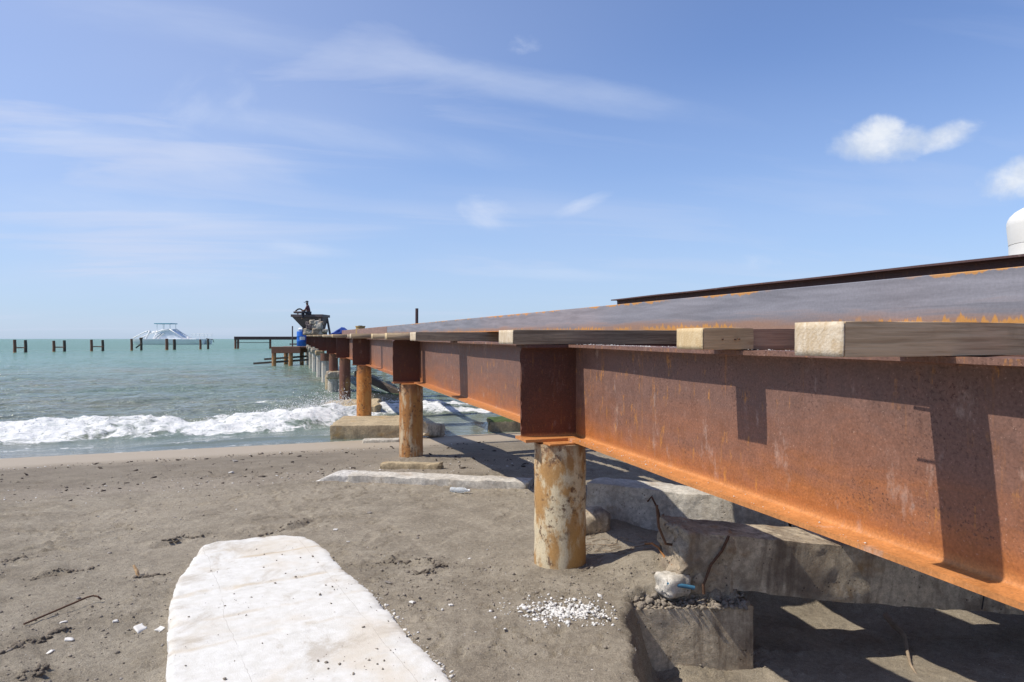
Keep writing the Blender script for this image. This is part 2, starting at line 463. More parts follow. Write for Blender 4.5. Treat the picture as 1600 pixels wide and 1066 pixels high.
def pile_mat(name, paint, rust, amount, wet_z=-0.2, streak=1.0):
    m, N = mat_new(name)
    x, y, z = N.xyz(N.obj)
    v = N.comb(N.m('MULTIPLY', x, streak), N.m('MULTIPLY', y, streak), N.m('MULTIPLY', z, 0.5 / streak))
    n1 = N.noise(v, 5.0, 7, 0.70, 0.2)
    n2 = N.noise(N.obj, 15.0, 7, 0.74, 0.2)
    n3 = N.noise(N.obj, 90.0, 3, 0.6)
    n4 = N.noise(v, 3.0, 4, 0.6)
    k = N.m('ADD', n1, amount - 0.5)
    col = N.mix(N.ss(k, 0.44, 0.56), paint, rust)
    col = N.mix(N.ss(n4, 0.50, 0.68, 0, 0.7), col, (0.46, 0.25, 0.07))
    flake = N.m('MULTIPLY', N.ss(n2, 0.52, 0.57), N.ss(N.noise(N.vm('ADD', N.obj, (4.0, 1.0, 9.0)), 4.0, 4, 0.6), 0.44, 0.60))
    col = N.mix(N.m('MULTIPLY', flake, 0.85), col, (0.10, 0.045, 0.022))
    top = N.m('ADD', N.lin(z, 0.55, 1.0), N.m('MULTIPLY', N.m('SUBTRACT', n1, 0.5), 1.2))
    col = N.mix(N.ss(top, 0.5, 1.1, 0.0, 0.85), col, (0.19, 0.085, 0.04))  # brown pile head: rust, plus the cap's shade put into the colour
    wet = N.m('ADD', N.lin(z, wet_z - 0.5, wet_z), N.m('MULTIPLY', N.m('SUBTRACT', n2, 0.5), 0.5))
    col = N.mix(N.ss(wet, 0.0, 0.8, 0.6, 0.0), col, (0.06, 0.045, 0.03))
    g = N.lin(n3, 0.25, 0.75, 0.85, 1.15)
    col = N.mix(1.0, col, N.comb(g, g, g), 'MULTIPLY')
    N.set(N.bs.inputs['Base Color'], col)
    N.bs.inputs['Roughness'].default_value = 0.65
    N.set(N.bs.inputs['Normal'], N.bump(N.m('ADD', N.m('MULTIPLY', flake, -1.0), n3), 0.5, 0.004))
    return m


M['pile_cream'] = pile_mat('pile_cream_paint', (0.60, 0.50, 0.33), (0.40, 0.22, 0.075), 0.50, -1.0)
M['pile_orange'] = pile_mat('pile_orange', (0.60, 0.27, 0.07), (0.46, 0.17, 0.03), 0.55, -0.45)
M['pile_pale'] = pile_mat('pile_pale_streak', (0.52, 0.40, 0.25), (0.38, 0.165, 0.045), 0.56, -0.6, 1.5)
M['pile_brown'] = pile_mat('pile_brown', (0.22, 0.09, 0.05), (0.16, 0.065, 0.04), 0.6, -0.3)


def wood_mat(name, a, b, endc=None):
    """sawn timber; grain runs along local x"""
    m, N = mat_new(name)
    x, y, z = N.xyz(N.obj)
    inf = N.n('ShaderNodeObjectInfo').outputs['Random']
    off = N.m('MULTIPLY', inf, 37.0)
    gv = N.comb(N.m('ADD', N.m('MULTIPLY', x, 0.9), off), N.m('MULTIPLY', y, 14.0), N.m('MULTIPLY', z, 16.0))
    g1 = N.noise(gv, 1.0, 5, 0.65, 0.9)
    g2 = N.noise(N.comb(N.m('MULTIPLY', x, 3), N.m('MULTIPLY', y, 90), N.m('MULTIPLY', z, 90)), 1.0, 3, 0.6)
    blot = N.noise(N.vm('ADD', N.obj, N.comb(off, off, off)), 5.0, 5, 0.6)
    w = N.noise(N.comb(N.m('ADD', N.m('MULTIPLY', x, 1.6), off), N.m('MULTIPLY', y, 45.0), N.m('MULTIPLY', z, 48.0)), 1.0, 5, 0.7, 1.4)
    f = N.m('ADD', N.m('MULTIPLY', g1, 0.55), N.m('MULTIPLY', w, 0.5))
    f = N.m('ADD', f, N.m('MULTIPLY', N.m('SUBTRACT', g2, 0.5), 0.35))
    col = N.mix(N.ss(f, 0.38, 0.66), a, b)
    col = N.mix(N.ss(blot, 0.55, 0.75, 0, 0.5), col, tuple(q * 0.55 for q in a))
    tint = N.lin(inf, 0, 1, 0.82, 1.15)
    col = N.mix(1.0, col, N.comb(tint, tint, tint), 'MULTIPLY')
    N.set(N.bs.inputs['Base Color'], col)
    N.bs.inputs['Roughness'].default_value = 0.8
    N.set(N.bs.inputs['Normal'], N.bump(N.m('ADD', f, g2), 0.45, 0.004))
    return m


M['wood_grey'] = wood_mat('weathered_timber', (0.34, 0.245, 0.15), (0.66, 0.52, 0.35))
M['wood_warm'] = wood_mat('brightened_timber', (0.46, 0.30, 0.155), (0.80, 0.58, 0.34))  # colour brightened and warmed to offset shade on the sleeper's long side
M['wood_pale'] = wood_mat('pale_timber', (0.44, 0.27, 0.13), (0.72, 0.49, 0.26))
M['wood_red'] = wood_mat('reddish_timber', (0.30, 0.15, 0.085), (0.50, 0.29, 0.17))
M['wood_dark'] = wood_mat('dark_timber', (0.18, 0.125, 0.078), (0.40, 0.30, 0.195))


def end_mat(name, a, b):
    m, N = mat_new(name)
    x, y, z = N.xyz(N.obj)
    v = N.comb(N.m('MULTIPLY', y, 1.0), N.m('MULTIPLY', z, 0.35), 0.0)
    n = N.noise(v, 22.0, 5, 0.7, 1.2)
    r_ = N.vm('LENGTH', N.comb(N.m('ADD', y, 0.13), N.m('ADD', z, 0.10), 0.0))
    ring = N.m('SINE', N.m('ADD', N.m('MULTIPLY', r_, 420.0), N.m('MULTIPLY', n, 9.0)))
    n2 = N.noise(N.obj, 130, 3, 0.6)
    f = N.m('ADD', N.m('MULTIPLY', N.ss(n, 0.35, 0.7), 0.7), N.m('MULTIPLY', ring, 0.10))
    f = N.m('ADD', f, N.m('MULTIPLY', n2, 0.2))
    col = N.mix(N.m('MINIMUM', N.m('MAXIMUM', f, 0.0), 1.0), a, b)
    N.set(N.bs.inputs['Base Color'], col); N.bs.inputs['Roughness'].default_value = 0.9
    N.set(N.bs.inputs['Normal'], N.bump(N.m('ADD', n, n2), 0.6, 0.004))
    return m


M['end_grey'] = end_mat('end_grain_grey', (0.46, 0.35, 0.22), (0.66, 0.58, 0.46))
M['end_yellow'] = end_mat('end_grain_yellow', (0.50, 0.36, 0.19), (0.62, 0.50, 0.31))


def concrete_mat(name, base, dark, stain=(0.33, 0.19, 0.07), dirt=0.5, st=0.4, sc=1.0, moss=0.0, rough_amt=0.6):
    m, N = mat_new(name)
    x, y, z = N.xyz(N.obj)
    n1 = N.noise(N.obj, 2.2 * sc, 6, 0.62, 0.4)
    n2 = N.noise(N.obj, 19.0 * sc, 8, 0.74)
    n3 = N.noise(N.obj, 130.0, 4, 0.7)
    drip = N.noise(N.comb(N.m('MULTIPLY', x, 7.0), N.m('MULTIPLY', y, 7.0), N.m('MULTIPLY', z, 0.9)), 1.0, 5, 0.65)
    col = N.mix(N.ss(n2, 0.36, 0.64), tuple(b * 0.72 for b in base), tuple(min(b * 1.18, 0.86) for b in base))
    col = N.mix(N.ss(n1, 0.42, 0.68, 0.0, dirt), col, dark)
    col = N.mix(N.ss(drip, 0.48, 0.70, 0.0, dirt), col, dark)
    sn = N.noise(N.vm('ADD', N.obj, (5.0, 2.0, 8.0)), 1.9 * sc, 5, 0.6, 0.5)
    col = N.mix(N.ss(sn, 0.56, 0.70, 0.0, st), col, stain)
    hole = N.ss(N.vor(N.obj, 30.0), 0.12, 0.22, 1.0, 0.0)
    holes = N.m('MULTIPLY', hole, N.ss(N.noise(N.obj, 5.0, 3, 0.5), 0.5, 0.6))
    col = N.mix(N.m('MULTIPLY', holes, 0.75), col, tuple(d * 0.35 for d in dark))
    if moss:
        mz = N.m('ADD', N.lin(N.xyz(N.n('ShaderNodeNewGeometry').outputs['Normal'])[2], -0.2, 0.9), N.m('MULTIPLY', N.m('SUBTRACT', n2, 0.5), 1.2))
        col = N.mix(N.ss(mz, 0.35, 0.75, 0.0, moss), col, (0.035, 0.075, 0.012))
    g = N.lin(n3, 0.25, 0.75, 0.76, 1.24)
    col = N.mix(1.0, col, N.comb(g, g, g), 'MULTIPLY')
    N.set(N.bs.inputs['Base Color'], col); N.bs.inputs['Roughness'].default_value = 0.9
    N.set(N.bs.inputs['Normal'], N.bump(N.m('ADD', N.m('MULTIPLY', n3, 0.5), N.m('SUBTRACT', N.m('MULTIPLY', n2, 1.4), holes)), rough_amt + 0.2, 0.010))
    return m


M['conc'] = concrete_mat('old_concrete', (0.50, 0.455, 0.375), (0.16, 0.13, 0.10))
M['conc_dark'] = concrete_mat('sea_stained_concrete', (0.55, 0.46, 0.335), (0.14, 0.10, 0.07), dirt=0.85, st=0.8)
M['conc_pale'] = concrete_mat('pale_concrete', (0.56, 0.52, 0.45), (0.30, 0.25, 0.19), dirt=0.4)
M['conc_ochre'] = concrete_mat('ochre_concrete', (0.46, 0.36, 0.22), (0.20, 0.15, 0.09), (0.42, 0.24, 0.06), dirt=0.5, st=0.6)
M['conc_moss'] = concrete_mat('mossy_concrete', (0.30, 0.25, 0.17), (0.12, 0.10, 0.06), moss=0.9)
M['aggregate'] = concrete_mat('broken_aggregate', (0.70, 0.67, 0.62), (0.30, 0.26, 0.22), dirt=0.45, st=0.15, rough_amt=1.0)


def slab_mat():
    m, N = mat_new('white_slab')
    x, y, z = N.xyz(N.obj)
    n1 = N.noise(N.obj, 1.6, 6, 0.6, 0.4)
    n2 = N.noise(N.obj, 13.0, 6, 0.7)
    n3 = N.noise(N.obj, 120.0, 3, 0.6)
    col = N.mix(N.ss(n2, 0.3, 0.7), (0.58, 0.56, 0.51), (0.67, 0.655, 0.62))
    col = N.mix(N.ss(n1, 0.48, 0.68, 0.0, 0.55), col, (0.55, 0.47, 0.36))
    # trowel bands across, tan dirt held in them
    wob = N.m('MULTIPLY', N.m('SUBTRACT', N.noise(N.obj, 2.3, 4, 0.6), 0.5), 0.14)
    v = N.m('ADD', y, wob)
    for yy, w_, k in ((1.86, 0.022, 0.75), (1.22, 0.035, 0.65), (0.72, 0.025, 0.4), (2.10, 0.018, 0.45), (0.35, 0.03, 0.4)):
        d = N.m('ABSOLUTE', N.m('SUBTRACT', v, yy))
        kk = N.m('MULTIPLY', N.ss(d, 0.0, w_ * 1.6, k, 0.0), N.ss(N.noise(N.obj, 4.1, 4, 0.6), 0.36, 0.60))
        col = N.mix(kk, col, (0.47, 0.37, 0.24))
    # hairline cracks along
    for x0, wig in ((0.36, 0.05), (1.08, 0.03)):
        dd = N.m('ABSOLUTE', N.m('SUBTRACT', N.m('ADD', x, N.m('MULTIPLY', N.m('SUBTRACT', N.noise(N.comb(0.0, y, x0), 2.2, 4, 0.6), 0.5), wig * 2)), x0))
        col = N.mix(N.m('MULTIPLY', N.ss(dd, 0.0003, 0.0018, 0.6, 0.0), N.ss(N.noise(N.comb(0.0, y, x0 + 5), 3.0, 3, 0.6), 0.32, 0.5)), col, (0.22, 0.18, 0.14))
    dust = N.m('MULTIPLY', N.ss(N.noise(N.vm('ADD', N.obj, (7.0, 3.0, 0.0)), 2.1, 9, 0.76, 0.6), 0.50, 0.66), 0.6)
    col = N.mix(dust, col, (0.36, 0.30, 0.225))
    grey = N.ss(N.noise(N.vm('ADD', N.obj, (1.0, 13.0, 0.0)), 7.0, 7, 0.75), 0.56, 0.70, 0.0, 0.35)
    col = N.mix(grey, col, (0.38, 0.36, 0.33))
    sp = N.ss(N.noise(N.obj, 42.0, 4, 0.7), 0.66, 0.72)
    col = N.mix(N.m('MULTIPLY', N.m('MULTIPLY', sp, N.ss(n1, 0.45, 0.6)), 0.5), col, (0.40, 0.33, 0.26))
    N.set(N.bs.inputs['Base Color'], col); N.bs.inputs['Roughness'].default_value = 0.85
    N.set(N.bs.inputs['Normal'], N.bump(N.m('ADD', N.m('MULTIPLY', n3, 0.7), n2), 0.6, 0.005))
    return m


M['slab'] = slab_mat()

SHN = (-0.347, 0.938)


def sand_mat():
    m, N = mat_new('grey_sand')
    x, y, z = N.xyz(N.geo)
    d = N.m('ADD', N.m('MULTIPLY', x, SHN[0]), N.m('MULTIPLY', y, SHN[1]))
    n0 = N.noise(N.geo, 0.45, 4, 0.55, 0.3)
    n1 = N.noise(N.geo, 2.4, 6, 0.65, 0.3)
    n2 = N.noise(N.geo, 22.0, 5, 0.7)
    n3 = N.noise(N.geo, 170.0, 3, 0.7)
    n4 = N.noise(N.geo, 420.0, 2, 0.7)
    col = N.mix(N.ss(n1, 0.3, 0.7), (0.245, 0.207, 0.155), (0.365, 0.315, 0.242))
    col = N.mix(N.ss(n0, 0.40, 0.65, 0.0, 0.5), col, (0.380, 0.324, 0.248))
    bandl = N.m('MULTIPLY', N.ss(N.m('ABSOLUTE', N.m('SUBTRACT', N.m('ADD', d, N.m('MULTIPLY', N.m('SUBTRACT', n1, 0.5), 0.8)), 10.2)), 0.0, 0.9, 0.55, 0.0), 1.0)
    col = N.mix(bandl, col, (0.37, 0.315, 0.250))
    g = N.m('ADD', N.lin(n3, 0.25, 0.75, 0.48, 1.52), N.lin(n4, 0.25, 0.75, -0.28, 0.28))
    g = N.m('MULTIPLY', g, N.lin(n2, 0.25, 0.75, 0.74, 1.26))
    col = N.mix(1.0, col, N.comb(g, g, g), 'MULTIPLY')
    speck = N.ss(N.noise(N.vm('ADD', N.geo, (9.0, 4.0, 2.0)), 120.0, 2, 0.5), 0.70, 0.74)
    col = N.mix(N.m('MULTIPLY', speck, 0.6), col, (0.62, 0.58, 0.52))
    dsp = N.ss(N.noise(N.vm('ADD', N.geo, (2.0, 14.0, 6.0)), 80.0, 3, 0.6), 0.66, 0.72)
    col = N.mix(N.m('MULTIPLY', dsp, 0.5), col, (0.07, 0.055, 0.042))
    # damp band behind the waterline, then the wet strip, its sheen painted as paler colour
    dw = N.m('ADD', d, N.m('MULTIPLY', N.m('SUBTRACT', N.noise(N.geo, 0.7, 4, 0.5), 0.5), 1.0))
    damp = N.m('MULTIPLY', N.ss(dw, 8.5, 12.4), 0.42)
    col = N.mix(damp, col, (0.135, 0.110, 0.086))
    wet_sheen = N.ss(dw, 13.1, 14.7)
    col = N.mix(N.m('MULTIPLY', wet_sheen, 0.85), col, (0.38, 0.315, 0.235))
    N.set(N.bs.inputs['Base Color'], col)
    N.set(N.bs.inputs['Roughness'], N.lin(wet_sheen, 0, 1, 0.92, 0.60))
    N.set(N.bs.inputs['Specular IOR Level'], N.lin(wet_sheen, 0, 1, 0.2, 0.25))
    hh = N.m('ADD', N.m('MULTIPLY', n3, 0.7), N.m('ADD', N.m('MULTIPLY', n2, 1.6), N.m('MULTIPLY', n4, 0.3)))
    hb = N.m('MULTIPLY', hh, N.lin(wet_sheen, 0, 1, 1.0, 0.15))
    N.set(N.bs.inputs['Normal'], N.bump(hb, 0.9, 0.016))
    return m


M['sand'] = sand_mat()


def water_mat():
    m, N = mat_new('sea_water')
    x, y, z = N.xyz(N.geo)
    d = N.m('ADD', N.m('MULTIPLY', x, SHN[0]), N.m('MULTIPLY', y, SHN[1]))
    e = N.m('ADD', N.m('MULTIPLY', x, 0.938), N.m('MULTIPLY', y, 0.347))
    v = N.comb(N.m('MULTIPLY', e, 0.45), d, 0.0)
    big = N.noise(v, 0.05, 4, 0.6)
    mid = N.noise(v, 0.33, 5, 0.6, 0.4)
    sml = N.noise(v, 2.1, 5, 0.62, 0.4)
    fin = N.noise(v, 9.0, 3, 0.6)
    far = N.ss(d, 22.0, 90.0)
    col = N.mix(far, (0.195, 0.210, 0.170), (0.140, 0.258, 0.190))
    col = N.mix(N.ss(mid, 0.48, 0.64, 0.0, N.ss(d, 40.0, 110.0, 0.6, 0.15)), col, (0.215, 0.195, 0.125))
    col = N.mix(N.ss(d, 16.0, 20.0, 0.75, 0.0), col, (0.12, 0.105, 0.085))
    col = N.mix(N.ss(big, 0.40, 0.62, 0.0, 0.35), col, (0.11, 0.235, 0.20))
    N.set(N.bs.inputs['Base Color'], col)
    N.set(N.bs.inputs['Roughness'], N.ss(d, 25, 200, 0.10, 0.30))
    N.bs.inputs['IOR'].default_value = 1.333
    N.bs.inputs['Specular IOR Level'].default_value = 0.42
    h = N.m('ADD', N.m('MULTIPLY', mid, 1.0), N.m('ADD', N.m('MULTIPLY', sml, 0.62), N.m('MULTIPLY', fin, 0.07)))
    nb = N.bump(h, 0.8, N.ss(d, 17.0, 23.0, 0.12, 1.0))
    N.set(N.bs.inputs['Normal'], nb)
    fo = N.n('ShaderNodeAttribute', attribute_name='foam').outputs['Fac']
    lac = N.noise(N.geo, 2.4, 7, 0.70, 1.2)
    lac2 = N.noise(N.comb(N.m('MULTIPLY', e, 0.6), d, N.m('MULTIPLY', z, 1.5)), 7.0, 6, 0.68, 1.0)
    cap_n = N.noise(N.vm('ADD', v, (31.0, 7.0, 0.0)), 0.9, 5, 0.7, 0.6)
    caps = N.m('MULTIPLY', N.ss(cap_n, 0.735, 0.77), N.ss(d, 24.0, 30.0, 0.0, 0.8))
    k = N.m('ADD', fo, N.m('ADD', N.m('MULTIPLY', N.m('SUBTRACT', lac, 0.5), 1.5), N.m('MULTIPLY', N.m('SUBTRACT', lac2, 0.5), 0.8)))
    k = N.m('MULTIPLY', N.ss(k, 0.32, 0.74), N.ss(fo, 0.02, 0.15))
    k = N.m('MAXIMUM', k, caps)
    foam = N.n('ShaderNodeBsdfPrincipled', {'Base Color': N.mix(N.ss(lac2, 0.35, 0.6), (0.58, 0.60, 0.59), (0.78, 0.77, 0.75)), 'Roughness': 0.85})
    N.set(foam.inputs['Normal'], N.bump(N.m('ADD', lac, lac2), 0.9, 0.05))
    foam.inputs['Subsurface Weight'].default_value = 0.0
    mx = N.n('ShaderNodeMixShader', {0: k, 1: N.bs.outputs[0], 2: foam.outputs[0]})
    N.t.links.new(mx.outputs[0], N.out.inputs[0])
    return m


M['water'] = water_mat()
M['foam'] = plain('foam_spray', (0.82, 0.82, 0.82), 0.7, 0.05)
M['white_plastic'] = plain('white_tank_plastic', (0.74, 0.72, 0.67), 0.45, 0.04, 2.0)
M['blue_plastic'] = plain('blue_plastic', (0.012, 0.12, 0.52), 0.4, 0.12, 3.0)
M['blue_tarp'] = plain('blue_tarp', (0.012, 0.055, 0.30), 0.6, 0.2, 4.0)
M['pipe_blue'] = plain('blue_pipe', (0.05, 0.16, 0.26), 0.45, 0.2, 18.0)
M['rebar'] = plain('rebar_rust', (0.11, 0.055, 0.030), 0.8, 0.35, 40.0, bump=0.5)
M['rebar_orange'] = plain('rebar_orange', (0.30, 0.13, 0.04), 0.85, 0.35, 40.0, bump=0.5)
M['pebble'] = plain('pebble_stone', (0.26, 0.23, 0.20), 0.85, 0.5, 3.0)
M['shell'] = plain('shell_white', (0.68, 0.65, 0.60), 0.7, 0.15, 9.0)
M['clod'] = plain('sand_clod', (0.265, 0.225, 0.178), 0.95, 0.3, 30.0, bump=0.8)
M['shade_clod'] = plain('shade_dark_clod', (0.17, 0.138, 0.103), 0.95, 0.35, 30.0, bump=0.8)  # coloured dark to stand in for small shadows along the crust
M['rubble'] = plain('white_rubble', (0.68, 0.66, 0.62), 0.9, 0.35, 24.0, bump=0.6)
M['dead_wood'] = plain('dead_wood', (0.30, 0.23, 0.16), 0.85, 0.3, 14.0, bump=0.5)
M['dark_wood'] = plain('dark_wet_wood', (0.075, 0.055, 0.040), 0.8, 0.3, 3.0, bump=0.4)
M['hopper'] = plain('hopper_steel', (0.105, 0.078, 0.076), 0.6, 0.35, 1.6)
M['sack'] = plain('cement_sack', (0.40, 0.34, 0.26), 0.9, 0.3, 3.0, bump=0.4)
M['skin'] = plain('skin', (0.13, 0.065, 0.040), 0.6, 0.1)
M['shirt'] = plain('maroon_shirt', (0.10, 0.035, 0.045), 0.9, 0.2, 8.0)
M['trousers'] = plain('dark_trousers', (0.030, 0.032, 0.045), 0.9, 0.2, 8.0)
M['cap_cloth'] = plain('dark_cap', (0.03, 0.03, 0.04), 0.9, 0.1)
M['boat_white'] = plain('boat_white', (0.78, 0.78, 0.78), 0.35, 0.03, 0.4)
M['boat_grey'] = plain('boat_grey', (0.76, 0.76, 0.76), 0.5, 0.06, 0.4)
M['boat_teal'] = plain('boat_teal', (0.05, 0.26, 0.36), 0.6, 0.08, 0.4)
M['boat_glass'] = plain('boat_tinted_glass', (0.66, 0.70, 0.74), 0.3, 0.1, 0.5)
M['black'] = plain('black_rubber', (0.02, 0.02, 0.022), 0.7, 0.2, 4.0)
M['yellowish'] = plain('ochre_paint', (0.40, 0.27, 0.10), 0.7, 0.2, 4.0)
m_, N_ = mat_new('clear_plastic')
N_.set(N_.bs.inputs['Base Color'], (0.80, 0.84, 0.86)); N_.bs.inputs['Roughness'].default_value = 0.15
N_.bs.inputs['Transmission Weight'].default_value = 0.55; N_.bs.inputs['IOR'].default_value = 1.2
M['bottle'] = m_

# ------------------------------------------------------------------ frames
TH = R(18.3); CT, ST = math.cos(TH), math.sin(TH)


def P(w, u, z=0.0):
    """pier frame (w to the right across, u away along) -> world"""
    return Vector((w * CT - u * ST, w * ST + u * CT, z))


def pix(px, py, z):
    """ground point seen at photo pixel (px, py) on the level z"""
    Y = (ZC - z) * 1067.0 / (py - 529.5)
    return Vector(((px - 800) / 1067.0 * Y, Y, z))


def ztop(u):
    return 1.725 + 0.0043 * (u - 5.0)


SEA = -0.65


# ------------------------------------------------------------------ beach
def seg_d(X, Y, a, b):
    ax, ay = a; bx, by = b
    L = math.hypot(bx - ax, by - ay)
    tx, ty = (bx - ax) / L, (by - ay) / L
    t = (X - ax) * tx + (Y - ay) * ty
    s = -(X - ax) * ty + (Y - ay) * tx
    return t / L, s, L


LEDGES = [  # broken crust: pixel ends in the photo, height, width
    ((30, 905), (150, 886), 0.030, 0.10), ((225, 850), (335, 828), 0.030, 0.10), ((400, 835), (490, 806), 0.034, 0.12),
    ((185, 908), (270, 899), 0.03, 0.10), ((35, 1012), (110, 985), 0.035, 0.12), ((0, 1024), (30, 1016), 0.035, 0.12),
    ((590, 880), (690, 888), 0.035, 0.14), ((640, 905), (700, 892), 0.03, 0.1), ((30, 1060), (80, 1045), 0.04, 0.14), ((0, 870), (40, 862), 0.02, 0.1)]


def ground_z(X, Y, detail=True):
    X = np.asarray(X, float); Y = np.asarray(Y, float)
    d = SHN[0] * X + SHN[1] * Y
    z = np.interp(d, [-400, -5, 2.5, 4.84, 9.2, 9.9, 11.5, 16.47, 19, 40, 120, 20000], [0.4, 0.12, 0.035, 0, -0.13, -0.185, -0.25, -0.65, -0.84, -2.2, -5, -40])
    z = z + 0.03 * fbm(X * 0.45, Y * 0.45, 1.0, 3) * sstep(15.5, 12, d)
    # hollow washed out to the right, under the fallen beam
    xe = 0.70 + 0.07 * fbm(Y * 2.5, X * 0.0 + 4.0, 0, 3) + 0.045 * fbm(Y * 11, X * 3 + 4.0, 2, 3, 0.6) + 0.10 * (Y - 4.6)
    edge = sstep(0, 0.20, X - xe - 0.02)
    yb = 4.735 + 0.03 * fbm(X * 5, X * 0, 9.0, 3) + 0.03 * fbm(X * 15, Y * 3, 19.0, 3, 0.6) + 1.45 * sstep(1.55, 1.80, X)
    back = sstep(0.0, 0.06 + 0.5 * sstep(1.6, 1.9, X), yb + 0.12 * fbm(X * 1.3, X * 0, 3.0, 3) * sstep(1.6, 1.9, X) - Y)
    pit = edge * back
    z = z - pit * (0.52 + 0.05 * fbm(X * 1.2, Y * 1.2, 7.0, 4))
    # sand heaped over the footing and round the broken beam ends
    for cx, cy, h, r in ((1.05, 5.25, 0.06, 0.35), (1.5, 5.5, 0.08, 0.4), (0.9, 6.55, 0.10, 0.35), (2.2, 5.75, 0.10, 0.5), (-2.6, 8.7, 0.03, 0.5), (0.37, 5.3, 0.035, 0.30), (-1.72, 11.6, 0.05, 0.4), (1.17, 4.74, 0.10, 0.17), (1.0, 5.15, 0.07, 0.22), (-2.25, 3.2, -0.10, 0.42), (-2.45, 3.9, -0.05, 0.4)):
        z = z + h * np.exp(-((X - cx) ** 2 + (Y - cy) ** 2) / (r * r))
    if detail:
        dry = sstep(13.2, 10.5, d)
        z = z + dry * (0.016 * fbm(X * 2.2, Y * 2.2, 2.0, 4, 0.55) + 0.009 * fbm(X * 9, Y * 9, 5.0, 3, 0.6))
        left = sstep(6.5, 3.8, Y) * dry
        z = z + left * 0.012 * np.abs(fbm(X * 5 + Y * 2, Y * 6 - X * 3, 8.0, 4, 0.6))
        lump = np.clip(fbm(X * 14, Y * 14, 12.0, 3, 0.6) - 0.22, 0, 1)
        z = z + dry * lump * 0.050 * sstep(0.0, 0.35, fbm(X * 0.9, Y * 0.9, 21.0, 3))
        tr = sstep(-0.6, -2.4, X) * sstep(8.5, 5.5, Y) * dry
        ph = (X * 0.60 - Y * 0.80) * 11.0 + 2.2 * fbm(X * 0.8, Y * 0.8, 33.0, 3)
        z = z + tr * 0.010 * np.sin(ph) * sstep(-0.35, 0.3, fbm(X * 0.9, Y * 0.9, 35.0, 3))
        crust = fbm(X * 3.1, Y * 3.1, 41.0, 4, 0.6)
        z = z - dry * 0.022 * np.exp(-(crust / 0.035) ** 2) * sstep(0.08, 0.35, fbm(X * 0.7, Y * 0.7, 43.0, 3))
        # footprints
        for k in range(11):
            r_ = np.random.default_rng(100 + k)
            cx, cy, an = r_.uniform(-5.5, 1.0), r_.uniform(3.2, 9.5), r_.uniform(0, 3.14)
            a = (X - cx) * math.cos(an) + (Y - cy) * math.sin(an); b = -(X - cx) * math.sin(an) + (Y - cy) * math.cos(an)
            q = (a / 0.14) ** 2 + (b / 0.055) ** 2
            z = z - 0.013 * np.exp(-q ** 1.5) + 0.007 * np.exp(-((np.sqrt(q) - 1.35) / 0.3) ** 2)
        for p0, p1, h, wd in LEDGES:
            a, b = pix(*p0, -0.02), pix(*p1, -0.02)
            t, s, L = seg_d(X, Y, (a.x, a.y), (b.x, b.y))
            s = s + 0.05 * fbm(t * L * 5, s * 0 + p0[0], 0, 2, 0.4) + 0.012 * fbm(X * 16, Y * 16, p0[1], 3)
            along = sstep(-0.05, 0.2, t) * sstep(1.05, 0.8, t) * sstep(-0.25, 0.15, fbm(t * L * 5, s * 0, p0[1], 2, 0.4))
            z = z + along * 1.1 * h * (sstep(-0.045, 0.035, s) * np.exp(-np.maximum(s, 0) / (wd * 1.6)) - 0.5 * np.exp(-((s + 0.05) / 0.035) ** 2))
    return z


def graded(lo, hi, step, out_lo, out_hi, growth):
    a = list(np.arange(lo, hi + 1e-6, step))
    s, x = step, hi
    while x < out_hi:
        s *= growth; x += s; a.append(min(x, out_hi))
    s, x = step, lo
    b = []
    while x > out_lo:
        s *= growth; x -= s; b.append(max(x, out_lo))
    return np.array(b[::-1] + a)


def grid_faces(nx, ny):
    i = np.arange(nx - 1)[:, None]; j = np.arange(ny - 1)[None, :]
    a = (i * ny + j).ravel()
    return np.stack([a, a + ny, a + ny + 1, a + 1], 1)


gx = graded(-4.6, 4.2, 0.022, -9000, 9000, 1.045)
gy = graded(2.9, 8.6, 0.022, -9000, 9000, 1.045)
GX, GY = np.meshgrid(gx, gy, indexing='ij')
GZ = ground_z(GX, GY)
gv = np.stack([GX.ravel(), GY.ravel(), GZ.ravel()], 1)
beach = mesh_np('beach', gv, grid_faces(len(gx), len(gy)), M['sand'], smooth=True)
tag(beach, 'grey brown sand beach sloping down to the surf', 'beach', kind='structure')


def gz(x, y):
    return float(ground_z(np.array([x]), np.array([y]))[0])


